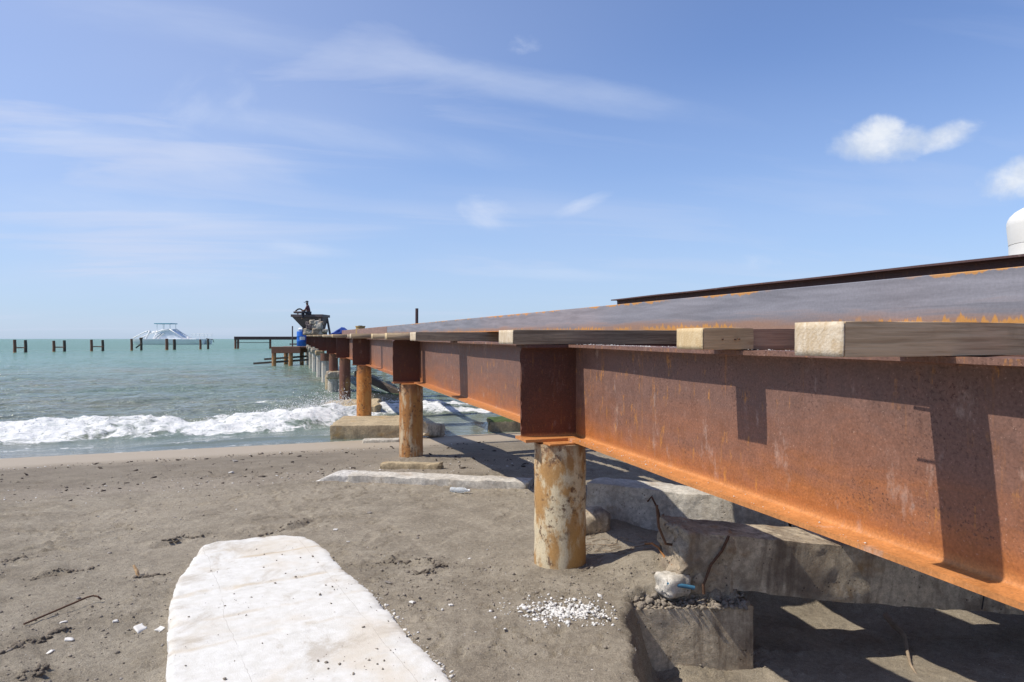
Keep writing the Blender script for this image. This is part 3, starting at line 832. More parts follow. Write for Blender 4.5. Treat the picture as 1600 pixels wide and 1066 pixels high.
# ------------------------------------------------------------------ sea
def sea_h(d, e):
    """height above still water and foam at shore distance d, shore position e"""
    lines = fbm(e * 0.22, e * 0 + 3, 0, 4)
    shift = 2.4 * sstep(0.5, 5.0, e) + 0.35 * lines
    dc = 20.15 + shift
    s = d - dc
    amp = (0.31 + 0.07 * np.exp(-((e - 1.9) / 0.9) ** 2)) * (0.85 + 0.5 * fbm(e * 0.7, e * 0 + 9, 0, 4, 0.6)) * (1 - 0.35 * sstep(3, 7, e))
    prof = np.where(s < 0, np.exp(-(np.abs(s) / 0.85) ** 2.2), np.exp(-(np.abs(s) / 1.7) ** 1.7))
    h = amp * prof
    belt = sstep(-1.75, -1.25, s + 0.35 * fbm(e * 1.3, d * 0.4, 4.0, 4, 0.6)) * sstep(1.15, 0.25, s + 0.5 * fbm(e * 0.9, d * 0.3, 6.0, 4, 0.6))
    rough = fbm(e * 2.2, d * 2.8, 11.0, 5, 0.62)
    h = h + belt * (0.13 * rough + 0.07 * np.abs(fbm(e * 1.5, d * 3, 17.0, 4, 0.6)) + 0.03 * np.abs(fbm(e * 5, d * 6, 13.0, 4, 0.6)))
    foam = belt * (0.66 + 0.60 * fbm(e * 0.8, d * 1.5, 15.0, 4, 0.6))
    # second, small unbroken crest farther out, just curling near the pier
    s2 = d - (25.2 + 0.3 * lines)
    pk = np.exp(-((e - 0.2) / 3.0) ** 2)
    h = h + 0.20 * pk * np.exp(-(s2 / 0.9) ** 2)
    foam = np.maximum(foam, 0.52 * np.exp(-((e - 0.3) / 1.1) ** 2) * np.exp(-((s2 + 0.05) / 0.22) ** 2))
    # thin wash line near the shore
    s3 = d - (17.35 + 0.25 * fbm(e * 0.5, e * 0 + 21, 0, 4))
    wl = np.exp(-(s3 / 0.16) ** 2) * sstep(-3.4, -1.5, e) * sstep(5.5, 3, e)
    h = h + 0.055 * wl
    foam = np.maximum(foam, 0.42 * wl * sstep(0.9, -1.5, e))
    ed = d - (16.55 + 0.22 * fbm(e * 0.7, e * 0 + 41, 0, 4))
    foam = np.maximum(foam, 0.40 * np.exp(-(ed / 0.10) ** 2))
    foam = np.maximum(foam, 0.46 * sstep(-0.25, 0.45, fbm(e * 0.8, d * 1.2, 31.0, 4)) * sstep(16.9, 17.6, d) * sstep(19.4, 18.6, d))
    return h, foam


sd = graded(15.6, 40.0, 0.065, 13.2, 11000, 1.04)
se = graded(-24.0, 9.0, 0.075, -11000, 11000, 1.05)
SD, SE = np.meshgrid(sd, se, indexing='ij')
hh, fm = sea_h(SD, SE)
nearf = np.exp(-np.maximum(np.abs(SE + 7.5) - 18, 0) / 60) * np.exp(-np.maximum(SD - 26, 0) / 110)
chop = 0.14 * fbm(SE * 0.30 + 0.25 * SD, SD * 0.75, 40.0, 3) + 0.055 * fbm(SE * 0.9 - 0.3 * SD, SD * 1.9, 44.0, 3, 0.55)
chop = chop + 0.03 * (1 - 2 * np.abs(fbm(SE * 0.6, SD * 1.3, 47.0, 3)))
hh = hh + chop * nearf * sstep(16.8, 23, SD)
swell = 0.05 * np.sin(SD * 1.05 + 1.4 * fbm(SE * 0.15, SD * 0.1, 50.0, 3)) * nearf * sstep(20, 26, SD)
hh = hh + swell
hh = hh * np.where(np.abs(SE) > 300, 0.0, 1.0)
hh = hh + (-0.03) * sstep(16.9, 15.6, SD)
SX = SHN[0] * SD + 0.938 * SE; SY = SHN[1] * SD + 0.347 * SE
sv = np.stack([SX.ravel(), SY.ravel(), (SEA + hh).ravel()], 1)
ff = grid_faces(len(sd), len(se))[:, ::-1]
sea = mesh_np('sea', sv, ff, M['water'], smooth=True)
at = sea.data.attributes.new('foam', 'FLOAT', 'POINT'); at.data.foreach_set('value', fm.ravel().astype(np.float32))
tag(sea, 'choppy turquoise sea breaking in white surf on the beach', 'sea', kind='structure')


def de(d, e):
    return (SHN[0] * d + 0.938 * e, SHN[1] * d + 0.347 * e)


# spray thrown up where the breaker meets the pier piles, and lumps along the crest
ico = bmesh.new(); bmesh.ops.create_icosphere(ico, subdivisions=1, radius=1.0)
ICV = np.array([v.co[:] for v in ico.verts]); ICF = np.array([[v.index for v in f.verts] for f in ico.faces]); ico.free()
OCV = np.array([(1, 0, 0), (0, 1, 0), (-1, 0, 0), (0, -1, 0), (0, 0, 1), (0, 0, -1.0)]); OCF = np.array([(0, 1, 4), (1, 2, 4), (2, 3, 4), (3, 0, 4), (1, 0, 5), (2, 1, 5), (3, 2, 5), (0, 3, 5)])


def scatter(name, centers, radii, mat, base=(ICV, ICF), squash=(1, 1, 1), jitter=0.35, tilt=True):
    V0, F0 = base
    n, k = len(centers), len(V0)
    v = V0[None] * (1 + rng.uniform(-jitter, jitter, (n, k, 1)))
    sq = np.array(squash) * (1 + rng.uniform(-0.3, 0.3, (n, 3)))
    v = v * sq[:, None, :]
    a = rng.uniform(0, 6.283, n); c_, s_ = np.cos(a)[:, None], np.sin(a)[:, None]
    if tilt:
        b = rng.normal(0, 0.35, n); cb, sb = np.cos(b)[:, None], np.sin(b)[:, None]
        v = np.stack([v[..., 0] * cb - v[..., 2] * sb, v[..., 1], v[..., 0] * sb + v[..., 2] * cb], -1)
    v = np.stack([v[..., 0] * c_ - v[..., 1] * s_, v[..., 0] * s_ + v[..., 1] * c_, v[..., 2]], -1)
    v = v * np.asarray(radii)[:, None, None] + np.asarray(centers)[:, None, :]
    f = (F0[None] + (np.arange(n) * k)[:, None, None]).reshape(-1, 3)
    return mesh_np(name, v.reshape(-1, 3), f, mat)


cs, rs = [], []
for (cd, ce, n, spr, hgt) in ((22.0, 2.2, 4200, 0.34, 0.75), (22.3, 1.6, 2200, 0.45, 0.50), (21.7, 0.7, 1000, 0.6, 0.30), (22.8, 3.9, 1500, 0.5, 0.5)):
    for i in range(n):
        dd, ee = cd + rng.normal(0, spr * 0.6), ce + rng.normal(0, spr)
        x_, y_ = de(dd, ee)
        zz = SEA + 0.22 + abs(rng.normal(0, 0.5)) * hgt * rng.uniform(0.1, 1) ** 1.5
        cs.append((x_, y_, zz)); rs.append(rng.choice([0.005, 0.008, 0.013, 0.022], p=[.42, .33, .19, .06]))
for i in range(700):
    ee = rng.uniform(-9, 4)
    dd = 20.15 + 2.4 * float(sstep(0.5, 5.0, np.array(ee))) + 0.35 * float(fbm(np.array(ee * 0.22), np.array(3.0), 0, 4)) + rng.normal(-0.1, 0.5)
    x_, y_ = de(dd, ee)
    h0, _ = sea_h(np.array([dd]), np.array([ee]))
    cs.append((x_, y_, SEA + float(h0[0]) + abs(rng.normal(0, 0.04)))); rs.append(rng.uniform(0.006, 0.022))
spray = scatter('spray', np.array(cs), np.array(rs), M['foam'], base=(OCV, OCF), squash=(1, 1, 0.8))
tag(spray, 'white drops of spray flung up where the breaker hits the pier piles', 'spray', kind='stuff')


# ------------------------------------------------------------------ steel pier
def iprofile(h, b, tw, tf, r, nweb=16, nf=3):
    """closed outline of a rolled I section, z from 0 (bottom) to h"""
    pts = []
    hw, hb = tw / 2, b / 2
    fl = [(-hb + (2 * hb) * i / (2 * nf), 0.0) for i in range(2 * nf + 1)]
    pts += fl
    pts += [(hb, tf)]
    def arc(cx, cz, a0, a1):
        return [(cx + r * math.cos(R(a0 + (a1 - a0) * i / 4)), cz + r * math.sin(R(a0 + (a1 - a0) * i / 4))) for i in range(5)]
    pts += arc(hw + r, tf + r, 270, 180)
    z0, z1 = tf + r, h - tf - r
    pts += [(hw, z0 + (z1 - z0) * i / nweb) for i in range(1, nweb)]
    pts += arc(hw + r, h - tf - r, 180, 90)
    pts += [(hb, h - tf)]
    pts += [(hb - (2 * hb) * i / (2 * nf), h) for i in range(2 * nf + 1)]
    pts += [(-hb, h - tf)]
    pts += arc(-hw - r, h - tf - r, 90, 0)
    pts += [(-hw, z1 - (z1 - z0) * i / nweb) for i in range(1, nweb)]
    pts += arc(-hw - r, tf + r, 0, -90)
    pts += [(-hb, tf)]
    return pts


def ibeam(name, p0, p1, mat, parent, h=0.74, b=0.254, tw=0.016, tf=0.022, r=0.018, seg=0.25, jag=(0, 0), wob=0.0015, roll=0.0, nweb=16):
    """I section from p0 to p1 (points on the middle of its TOP face, in the parent's frame)"""
    p0, p1 = Vector(p0), Vector(p1)
    L = (p1 - p0).length
    t = (p1 - p0).normalized(); side = t.cross(Vector((0, 0, 1))).normalized(); up = side.cross(t)
    prof = iprofile(h, b, tw, tf, r, nweb)
    n = max(1, int(L / seg)); k = len(prof)
    vs = []
    for i in range(n + 1):
        y = L * i / n
        for x, z in prof:
            yy = y
            if i == 0 and jag[0]: yy += jag[0] * float(fbm(np.array(z * 22.0 + p0.x), np.array(x * 22.0), 0, 4, 0.7))
            if i == n and jag[1]: yy += jag[1] * float(fbm(np.array(z * 22.0 + p1.x), np.array(x * 22.0), 5, 4, 0.7))
            q = p0 + t * yy + side * x + up * (z - h)
            if wob:
                wx = wob * math.sin(y * 3.1 + z * 7 + p0.y * 1.7); wz = wob * math.sin(y * 2.3 + x * 31 + p0.x)
                q = q + side * wx + up * wz
            vs.append(q)
    fs = [(i * k + a, i * k + (a + 1) % k, (i + 1) * k + (a + 1) % k, (i + 1) * k + a) for i in range(n) for a in range(k)]
    fs += [tuple(range(k))[::-1], tuple(range(n * k, (n + 1) * k))]
    mb = MB().add(vs, fs)
    o = mb.build(name, mat, parent)
    bm = bmesh.new(); bm.from_mesh(o.data); bmesh.ops.recalc_face_normals(bm, faces=bm.faces); bm.to_mesh(o.data); bm.free()
    smooth_by_angle(o, 35)
    return o


U1 = 4.92
pier = empty('steel_pier', (0, 0, 0), TH, 'long rusty steel pier of piles, cap beams and girders running out to sea', 'pier')
PU_ = [4.92, 11.58, 19.0, 25.4, 31.7, 38.4, 45.0, 51.6, 58.2, 64.8, 71.4]
GW, GW2 = 2.185, 7.0
Hs = 0.74


def cap_z(u): return ztop(u)


for i, u in enumerate(PU_):
    zt = cap_z(u)
    near = i < 3
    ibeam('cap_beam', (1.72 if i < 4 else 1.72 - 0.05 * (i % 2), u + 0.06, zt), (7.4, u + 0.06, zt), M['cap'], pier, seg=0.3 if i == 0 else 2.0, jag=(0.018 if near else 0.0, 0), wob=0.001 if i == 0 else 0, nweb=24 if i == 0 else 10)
    # stub of bottom-flange plate and bearing plate on the pile head
    MB().box((2.02, u, zt - Hs - 0.008), (0.34, 0.36, 0.014), rz=0.06 * (-1) ** i).build('bearing_plate', M['girder'], pier, bevel=0.002)
    for w_, mt in ((2.02, ['pile_cream', 'pile_pale', 'pile_orange', 'pile_brown', 'pile_brown'][i] if i < 5 else 'pile_brown'), (7.0, 'pile_orange')):
        if i >= 5 and w_ < 3:
            continue
        zb = -1.1 if i < 2 else -3.0
        seg = 48 if i < 3 else 24
        nz = 30 if i < 3 else 6
        zt_ = zt - Hs - 0.016
        prof = [(0.2 + (0.0025 * math.sin(j * 1.9) if i < 3 else 0), zb + (zt_ - zb) * j / nz) for j in range(nz + 1)]
        po = MB().lathe(prof, (0, 0, 0), seg).build('pile', M[mt], pier)
        po.location = (w_, u, 0)
        smooth_by_angle(po, 40)
    # girders: each bay, left and right; unseen inner ones added for near shadows
    for gw in ((GW, 3.35, 4.45, 5.55, 6.65) if i < 1 else (GW, 6.65)):
        ua = (PU_[i - 1] + 0.06) if i else -5.0
        ub = u + 0.06
        fa = ua + (0.131 if i else 0.0); fb = ub - 0.131
        ibeam('girder', (gw, fa, ztop(fa)), (gw, fb, ztop(fb)), M['girder'], pier, seg=0.2 if (i < 2 and gw == GW) else 2.0, wob=0.0018 if (i < 2 and gw == GW) else 0, nweb=16 if i < 2 else 8)
        MB().box((gw, ub - 0.07, zt - Hs / 2), (0.016, 0.122, Hs - 0.046)).build('web_plate', M['girder'], pier)
        if i:
            zp = cap_z(PU_[i - 1])
            MB().box((gw, ua + 0.07, zp - Hs / 2), (0.016, 0.122, Hs - 0.046)).build('web_plate', M['girder'], pier)

# ------------------------------------------------------------------ old concrete piles under the far bays
for k, (u, w_, top, rr, ml) in enumerate([(31.6, 2.0, 0.28, 0.24, 'conc'), (33.6, 1.95, 0.05, 0.20, 'conc_ochre'), (38.4, 2.02, 0.98, 0.21, 'conc_pale'), (45.0, 2.02, 1.02, 0.21, 'conc_pale'), (51.6, 1.98, 1.05, 0.21, 'conc_pale'),
                                         (58.2, 1.96, 1.06, 0.21, 'conc'), (64.8, 2.0, 1.1, 0.21, 'conc'), (71.4, 2.0, 1.12, 0.21, 'conc')]):
    lab = ['thick pale concrete pile with a rough broken head below the fifth steel pile', 'short stained concrete stub just behind the broken headed pile', 'white concrete pile with a rusty brown steel collar at its head', 'white concrete pile with a yellowed lump of concrete on its head'][k] if k < 4 else 'slim white concrete pile, ' + ['fifth', 'sixth', 'seventh', 'eighth and farthest'][k - 4] + ' in the row counted from the broken headed one'
    pl = empty('concrete_pile', P(w_, u, SEA), TH, lab, 'pile', 'old concrete piles in the water under the pier')
    zb = -3.0
    nz = 14
    prof = [(rr * (1 + 0.03 * math.sin(j * 2.3 + k)), zb + (top - 0.14 * (k == 0) - zb) * j / nz - SEA) for j in range(nz + 1)]
    o = MB().lathe(prof, (0, 0, 0), 8 if k > 1 else 16).build('shaft', M[ml], pl); smooth_by_angle(o, 30)
    if k == 0:
        v, f = rough_box(0.62, 0.6, 0.34, 0.06, 0.06, 5.0, 0.08, (0, 0), 4)
        v[:, 2] += top - 0.30 - SEA
        mesh_np('broken_head', v, f, M['conc_dark'], pl, True)
    elif k == 2:
        o = MB().lathe([(rr + 0.05, top - 0.40 - SEA), (rr + 0.05, top + 0.0 - SEA)], (0, 0, 0), 20).build('collar', M['far_rust'], pl); smooth_by_angle(o, 40)
    elif k >= 3:
        v, f = rough_box(0.56, 0.56, 0.30, 0.08, 0.03, 5.0, 0.06, (0, 0), 5 + k)
        v[:, 2] += top - 0.29 - SEA
        mesh_np('pile_head', v, f, M['conc_ochre' if k == 3 else 'conc'], pl, True)


# ------------------------------------------------------------------ timber sleepers across the deck
def sleeper(u_c, wid, w0, w1, th, mat, endm, label, dz=0.0, skew=0.0, nails=(), res=True):
    z0 = ztop(u_c) + 0.002 + dz
    root = empty('timber_sleeper', P(w0, u_c, z0), TH + skew, label, 'timber', 'timber sleepers laid across the pier')
    L = w1 - w0
    v, f = rough_box(L, wid, th, 0.045 if res else 0.4, 0.0022 if res else 0.0, 9.0, 0.006 if res else 0.003, (0, 0), u_c)
    v[:, 0] += L / 2
    o = mesh_np('beam', v, f, M[mat], root, False)
    if res: smooth_by_angle(o, 35)
    # sawn end face, a thin board of end grain seated on the beam's end
    v, f = rough_box(0.006, wid - 0.004, th - 0.004, 0.02 if res else 0.3, 0.0014 if res else 0.0, 30.0, 0.0015, (0, 0), u_c + 3)
    v[:, 0] -= 0.0032; v[:, 2] += 0.002
    mesh_np('end_grain', v, f, M[endm], root, False)
    for (x, y, z, L_, ang) in nails:
        o = MB().tube([(x, y, z), (x + 0.002, y + L_ * math.cos(ang), z + L_ * math.sin(ang))], 0.004, 8).lathe([(0.0035, 0), (0.0035, 0.001)], (x, y + L_ * math.cos(ang), z + L_ * math.sin(ang)), 6).build('nail', M['rebar'], root)
    return root


sleeper(1.744, 0.205, 1.60, 7.4, 0.112, 'wood_warm', 'end_grey', 'nearest timber sleeper with a broad pale flaking end overhanging the girder', nails=((0.27, 0.10, 0.05, 0.075, 0.0), (0.40, 0.10, 0.05, 0.07, 0.05)), skew=0.03)
sleeper(2.856, 0.225, 1.85, 2.13, 0.105, 'wood_pale', 'end_yellow', 'short brown timber block with nail holes and a clean yellow end on the girder flange', nails=((0.17, -0.112, 0.05, -0.008, 0), (0.19, -0.112, 0.053, -0.010, 0.2), (0.10, -0.112, 0.05, -0.006, 0)))
sleeper(2.875, 0.20, 2.136, 7.3, 0.103, 'wood_red', 'end_grey', 'reddish timber sleeper butted against the short nailed block')
sleeper(5.03, 0.36, 1.617, 7.4, 0.112, 'wood_dark', 'end_grey', 'wide dark timber sleeper lying directly over the nearest cap beam')
sleeper(8.62, 0.40, 1.53, 7.4, 0.112, 'wood_dark', 'end_grey', 'grey timber sleeper midway between the first and second cap beams')
sleeper(11.30, 0.26, 1.56, 7.4, 0.112, 'wood_dark', 'end_yellow', 'timber sleeper lying over the second cap beam', res=False)
for uu_, ww_, wd_ in ((0.62, 1.66, 0.24), (-0.75, 1.58, 0.26), (-2.2, 1.7, 0.24), (-3.7, 1.6, 0.25)):
    sleeper(uu_, wd_, ww_, 7.3, 0.11, 'wood_grey', 'end_grey', 'timber sleeper on the pier nearer than the broad flaking one, ' + {0.62: 'next to it', -0.75: 'second from it', -2.2: 'third from it', -3.7: 'fourth from it'}[uu_], res=False)
u = 13.9
rs_ = random.Random(3)
LABS = ['first timber sleeper beyond the second cap beam', 'second timber sleeper beyond the second cap beam', 'timber sleeper just short of the third cap beam', 'first timber sleeper beyond the third cap beam', 'second timber sleeper beyond the third cap beam', 'timber sleeper just short of the fourth cap beam']
for k in range(20):
    near = k < 6
    sleeper(u, rs_.uniform(0.22, 0.36), rs_.uniform(1.45, 1.8), 7.3, rs_.uniform(0.10, 0.12), rs_.choice(['wood_dark', 'wood_dark', 'wood_grey']), rs_.choice(['end_grey', 'end_yellow']),
            LABS[k] if near else 'small timber sleeper on the far half of the pier deck', res=False)
    u += rs_.uniform(2.1, 3.0)

pt = empty('shadow_plate', P(2.45, 6.7, ztop(6.7) + 0.116), TH, 'added thin rusty plate on the sleepers, placed to cast a shadow strip', 'steel plate')
pt.rotation_euler.x = math.atan(0.0043)  # added plate, laid here to shade a strip of the sand below
MB().box((0.33, 2.35, 0.007), (0.66, 4.7, 0.012)).build('sheet', M['girder'], pt, bevel=0.002)

# concrete crumbs lying on the girder's top and bottom flanges
cs, rs = [], []
for i in range(420):
    uu = rng.choice([rng.uniform(2.0, 4.7), rng.uniform(3.6, 4.6)])
    ww = GW + rng.uniform(-0.12, -0.02) if i % 3 else GW - 0.115
    top = i % 4 != 0
    zz = ztop(uu) + 0.003 if top else ztop(uu) - Hs + 0.026
    r_ = rng.choice([0.0016, 0.0028, 0.005], p=[.6, .33, .07])
    cs.append(P(ww, uu, zz + r_ * 0.4)[:]); rs.append(r_)
o = scatter('crumbs', np.array(cs), np.array(rs), M['shell'], squash=(1, 1, 0.7))
tag(o, 'pale concrete crumbs lying on the flanges of the nearest girder', 'crumbs', kind='stuff')


# ------------------------------------------------------------------ steel lengths lying on the sleepers
def channel(u0, u1, w_, mat, label, h=0.275):
    z0 = 0.114
    um = (u0 + u1) / 2
    root = empty('steel_channel', P(w_, u0, ztop(u0) + z0), TH, label, 'steel channel', 'steel channels lying lengthwise on the sleepers')
    L = u1 - u0
    root.rotation_euler = Matrix.Rotation(TH, 3, 'Z').to_euler(); root.rotation_euler.x = math.atan(0.0043)
    b, t = 0.09, 0.012
    n = max(1, int(L / 0.5))
    prof = [(0, 0.004), (0.004, 0), (b, 0), (b, t), (t + 0.006, t + 0.002), (t, t + 0.012), (t, h - t - 0.012), (t + 0.006, h - t - 0.002), (b, h - t), (b, h), (0.004, h), (0, h - 0.004)]
    k = len(prof)
    vs = [(x, L * i / n, z) for i in range(n + 1) for x, z in prof]
    fs = [(i * k + a, (i + 1) * k + a, (i + 1) * k + (a + 1) % k, i * k + (a + 1) % k) for i in range(n) for a in range(k)]
    fs += [tuple(range(k)), tuple(range(n * k, (n + 1) * k))[::-1]]
    ob = MB().add(vs, fs).build('channel_length', M[mat], root)
    bm = bmesh.new(); bm.from_mesh(ob.data); bmesh.ops.recalc_face_normals(bm, faces=bm.faces); bm.to_mesh(ob.data); bm.free()
    smooth_by_angle(ob, 30)
    return root


channel(-4.5, 23.0, 3.2, 'channel', 'long grey steel channel with a smooth flat face lying on the sleepers')
channel(23.2, 48.0, 3.22, 'channel_rusty', 'rusty brown steel channel continuing the grey one towards the sea')

db = empty('steel_beam', P(6.47, 14.0 * 1.0 * CT - 2.0, 0), TH, 'dark unpainted steel I beam lying lengthwise behind the grey channel', 'steel beam')
uE = None
q_ = (965 - 800) / 1067.0
YE = 6.47 / (CT * q_ + ST); uE = -q_ * YE * ST + YE * CT
db.location = P(6.47, uE, 0)
zb0 = ztop(uE) + 0.116
ibeam('i_section', (0, -18.0, zb0 + 0.70 - 0.0043 * 18), (0, 0, zb0 + 0.70), M['dark_steel'], db, h=0.70, b=0.30, seg=0.6, wob=0.003)

post = empty('steel_post', P(6.2, 24.0, ztop(24)), TH, 'dark upright steel post sticking up behind the channel', 'post')
qx = (651 - 800) / 1067.0; Yp = 6.2 / (CT * qx + ST); up_ = -qx * Yp * ST + Yp * CT
post.location = P(6.2, up_, ztop(up_))
hp = ZC + 47.5 / 1067 * Yp - ztop(up_)
MB().tube([(0, 0, -0.6), (0.01, 0, hp)], 0.075, 12).build('tube', M['dark_steel'], post)
MB().box((0, 0, 0.008), (0.3, 0.3, 0.016)).build('foot_plate', M['dark_steel'], post)

# ------------------------------------------------------------------ white tank on its stand, right
tk = empty('water_tank', (8.19, 10.0, 1.62), 0, 'large white plastic tank with rounded shoulders at the right edge behind the pier', 'tank')
prof = [(0.70, 0), (0.735, 0.03), (0.745, 0.2), (0.745, 0.65), (0.752, 0.67), (0.745, 0.69), (0.745, 1.10), (0.752, 1.12), (0.745, 1.14), (0.748, 1.545), (0.742, 1.55), (0.742, 1.556), (0.75, 1.562), (0.775, 1.84), (0.774, 1.89), (0.762, 1.94), (0.735, 1.99), (0.68, 2.05), (0.60, 2.10), (0.515, 2.14), (0.36, 2.185), (0.22, 2.20)]
o = MB().lathe(prof, (0, 0, 0), 56).build('shell', M['white_plastic'], tk); smooth_by_angle(o, 30)
o = MB().lathe([(0.23, 2.19), (0.23, 2.25), (0.2, 2.27)], (0, 0, 0), 32).build('lid', M['white_plastic'], tk); smooth_by_angle(o, 30)
st_ = empty('tank_stand', (8.19, 10.0, 0), 0, 'concrete block stand carrying the white tank', 'stand')
v, f = rough_box(1.9, 1.9, 1.9, 0.2, 0.01, 3.0, 0.02, (0, 0), 8); v[:, 2] -= 0.285
mesh_np('plinth', v, f, M['conc'], st_, False)


# ------------------------------------------------------------------ concrete lying on the beach
def block(name, loc, rz, L, Wd, H, mat, label, cat, res=0.05, amp=0.01, freq=4.0, rnd=0.02, ends=(0, 0), seed=1.0, tilt=(0, 0), group=None, warp=None, part='mass'):
    root = empty(name, loc, rz, label, cat, group)
    root.rotation_euler = (tilt[0], tilt[1], rz)
    v, f = rough_box(L, Wd, H, res, amp, freq, rnd, ends, seed, warp)
    smooth_by_angle(mesh_np(part, v, f, M[mat], root, True), 28)
    return root


# white slab in the foreground, outline from the photograph laid on its real level
ZS = 0.085
outline_px = [(258, 1066), (262, 1000), (263, 948), (272, 918), (283, 897), (296, 880), (305, 866), (316, 852), (340, 845), (372, 843), (405, 838), (440, 835), (474, 838), (492, 846), (508, 858), (522, 874), (540, 890), (560, 908), (580, 927), (602, 950), (622, 972), (640, 996), (660, 1014), (680, 1036), (698, 1052), (714, 1068)]
ol = [pix(x, y, ZS) for x, y in outline_px]
lf, rt = ol[0], ol[-1]
dl = (ol[0] - ol[2]).normalized(); dr = (ol[-1] - ol[-6]).normalized()
ol = [lf + Vector((-0.02, -1.0, 0)) + dl * 0.6] + ol + [rt + dr * 1.7]
# densify and roughen the outline
dense = []
for i in range(len(ol)):
    a, b = ol[i], ol[(i + 1) % len(ol)]
    n = max(1, int((b - a).length / 0.014))
    for k in range(n):
        p = a.lerp(b, k / n)
        j = 0.011 * float(fbm(np.array(p.x * 7), np.array(p.y * 7), 0, 4, 0.65)) + 0.007 * float(fbm(np.array(p.x * 34), np.array(p.y * 34), 9, 3, 0.7))
        if i in (0, 1, len(ol) - 1): j *= 0.5
        if i >= 16: j *= 1.7
        dense.append(Vector((p.x + j, p.y + j * 0.6, 0)))
slab_org = Vector((ol[1].x, ol[1].y, 0))
slab_root = empty('concrete_slab', slab_org, R(29), 'big sunlit white concrete slab half sunk in the sand in the foreground', 'concrete slab')
rotm = Matrix.Rotation(-R(29), 3, 'Z')
loc2 = [rotm @ (p - slab_org) for p in dense]
from mathutils.geometry import delaunay_2d_cdt
loc_a = np.array([(p.x, p.y) for p in loc2])
gx_a = np.arange(loc_a[:, 0].min(), loc_a[:, 0].max(), 0.024); gy_a = np.arange(loc_a[:, 1].min(), loc_a[:, 1].max(), 0.024)
qx_, qy_ = np.meshgrid(gx_a, gy_a, indexing='ij')
qx_ = (qx_ + rng.uniform(-0.006, 0.006, qx_.shape)).ravel(); qy_ = (qy_ + rng.uniform(-0.006, 0.006, qy_.shape)).ravel()


def in_poly(X, Y, pa):
    out = np.zeros(len(X), bool); j = len(pa) - 1
    for i in range(len(pa)):
        c_ = ((pa[i, 1] > Y) != (pa[j, 1] > Y)) & (X < (pa[j, 0] - pa[i, 0]) * (Y - pa[i, 1]) / (pa[j, 1] - pa[i, 1] + 1e-12) + pa[i, 0])
        out ^= c_; j = i
    return out


def edge_dist(X, Y, pa):
    d_ = np.full(len(X), 9.0)
    for i in range(0, len(pa)):
        a, b = pa[i], pa[(i + 1) % len(pa)]
        ab = b - a; t = np.clip(((X - a[0]) * ab[0] + (Y - a[1]) * ab[1]) / (ab @ ab + 1e-12), 0, 1)
        d_ = np.minimum(d_, np.hypot(X - a[0] - t * ab[0], Y - a[1] - t * ab[1]))
    return d_


kk = in_poly(qx_, qy_, loc_a); qx_, qy_ = qx_[kk], qy_[kk]
kk = edge_dist(qx_, qy_, loc_a) > 0.010; qx_, qy_ = qx_[kk], qy_[kk]
nP = len(loc_a)
cdt = delaunay_2d_cdt([Vector(p) for p in loc_a] + [Vector((a, b)) for a, b in zip(qx_, qy_)], [(i, (i + 1) % nP) for i in range(nP)], [], 1, 1e-6)
cv = np.array([v[:] for v in cdt[0]]); tri = [tuple(t) for t in cdt[2]]
ed_ = edge_dist(cv[:, 0], cv[:, 1], loc_a)


def slab_z(X, Y, e_):
    wob = 0.05 * fbm(X * 2.2, Y * 2.2, 3.0, 3)
    z = 0.0030 * fbm(X * 1.6, Y * 1.6, 1.0, 4) + 0.0007 * fbm(X * 30, Y * 30, 2.0, 3, 0.6)
    for yy, h, w_ in ((1.86, 0.012, 0.05), (1.22, 0.012, 0.06), (0.72, 0.007, 0.05), (2.10, 0.006, 0.04), (0.35, 0.008, 0.05)):
        t = (Y + wob - yy)
        z = z - h * np.exp(-(t / w_) ** 2) * sstep(-0.4, 0.2, fbm(X * 2.5, X * 0 + yy, 7.0, 3))
    z = z - 0.007 * np.exp(-e_ / 0.005) - 0.004 * np.exp(-e_ / 0.03) * (0.5 + fbm(X * 12, Y * 12, 4.0, 3))
    chip = np.clip(fbm(X * 7, Y * 7, 14.0, 4, 0.6) - 0.12, 0, 1) * np.exp(-e_ / 0.035)
    z = z - 0.05 * chip
    return ZS + z


zz_ = slab_z(cv[:, 0], cv[:, 1], ed_)
vs = [(a, b, c_) for (a, b), c_ in zip(cv, zz_)]
fs = [t if np.cross(cv[t[1]] - cv[t[0]], cv[t[2]] - cv[t[0]]) > 0 else t[::-1] for t in tri]
nv0 = len(vs)
ring = list(range(nP))
area = sum(loc_a[i, 0] * loc_a[(i + 1) % nP, 1] - loc_a[(i + 1) % nP, 0] * loc_a[i, 1] for i in range(nP))
levels = [0.05, 0.11, 0.30]
prev = ring
for li, dep in enumerate(levels):
    cur = []
    for i in range(nP):
        n_ = 0.012 * float(fbm(np.array(loc_a[i, 0] * 12), np.array(loc_a[i, 1] * 12), li * 3.0, 3))
        vs.append((loc_a[i, 0] + n_, loc_a[i, 1] + n_, ZS - dep)); cur.append(len(vs) - 1)
    for i in range(nP):
        q4 = (prev[i], prev[(i + 1) % nP], cur[(i + 1) % nP], cur[i])
        fs.append(q4[::-1] if area > 0 else q4)
    prev = cur
me = bpy.data.meshes.new('slab'); me.from_pydata(vs, [], fs); me.materials.append(M['slab']); me.update()
so = bpy.data.objects.new('slab', me); COL.objects.link(so); so.parent = slab_root
smooth_by_angle(so, 30)
# hollow along the slab edge on the left so its flank shows is in ground_z; crumbs along its right edge come below

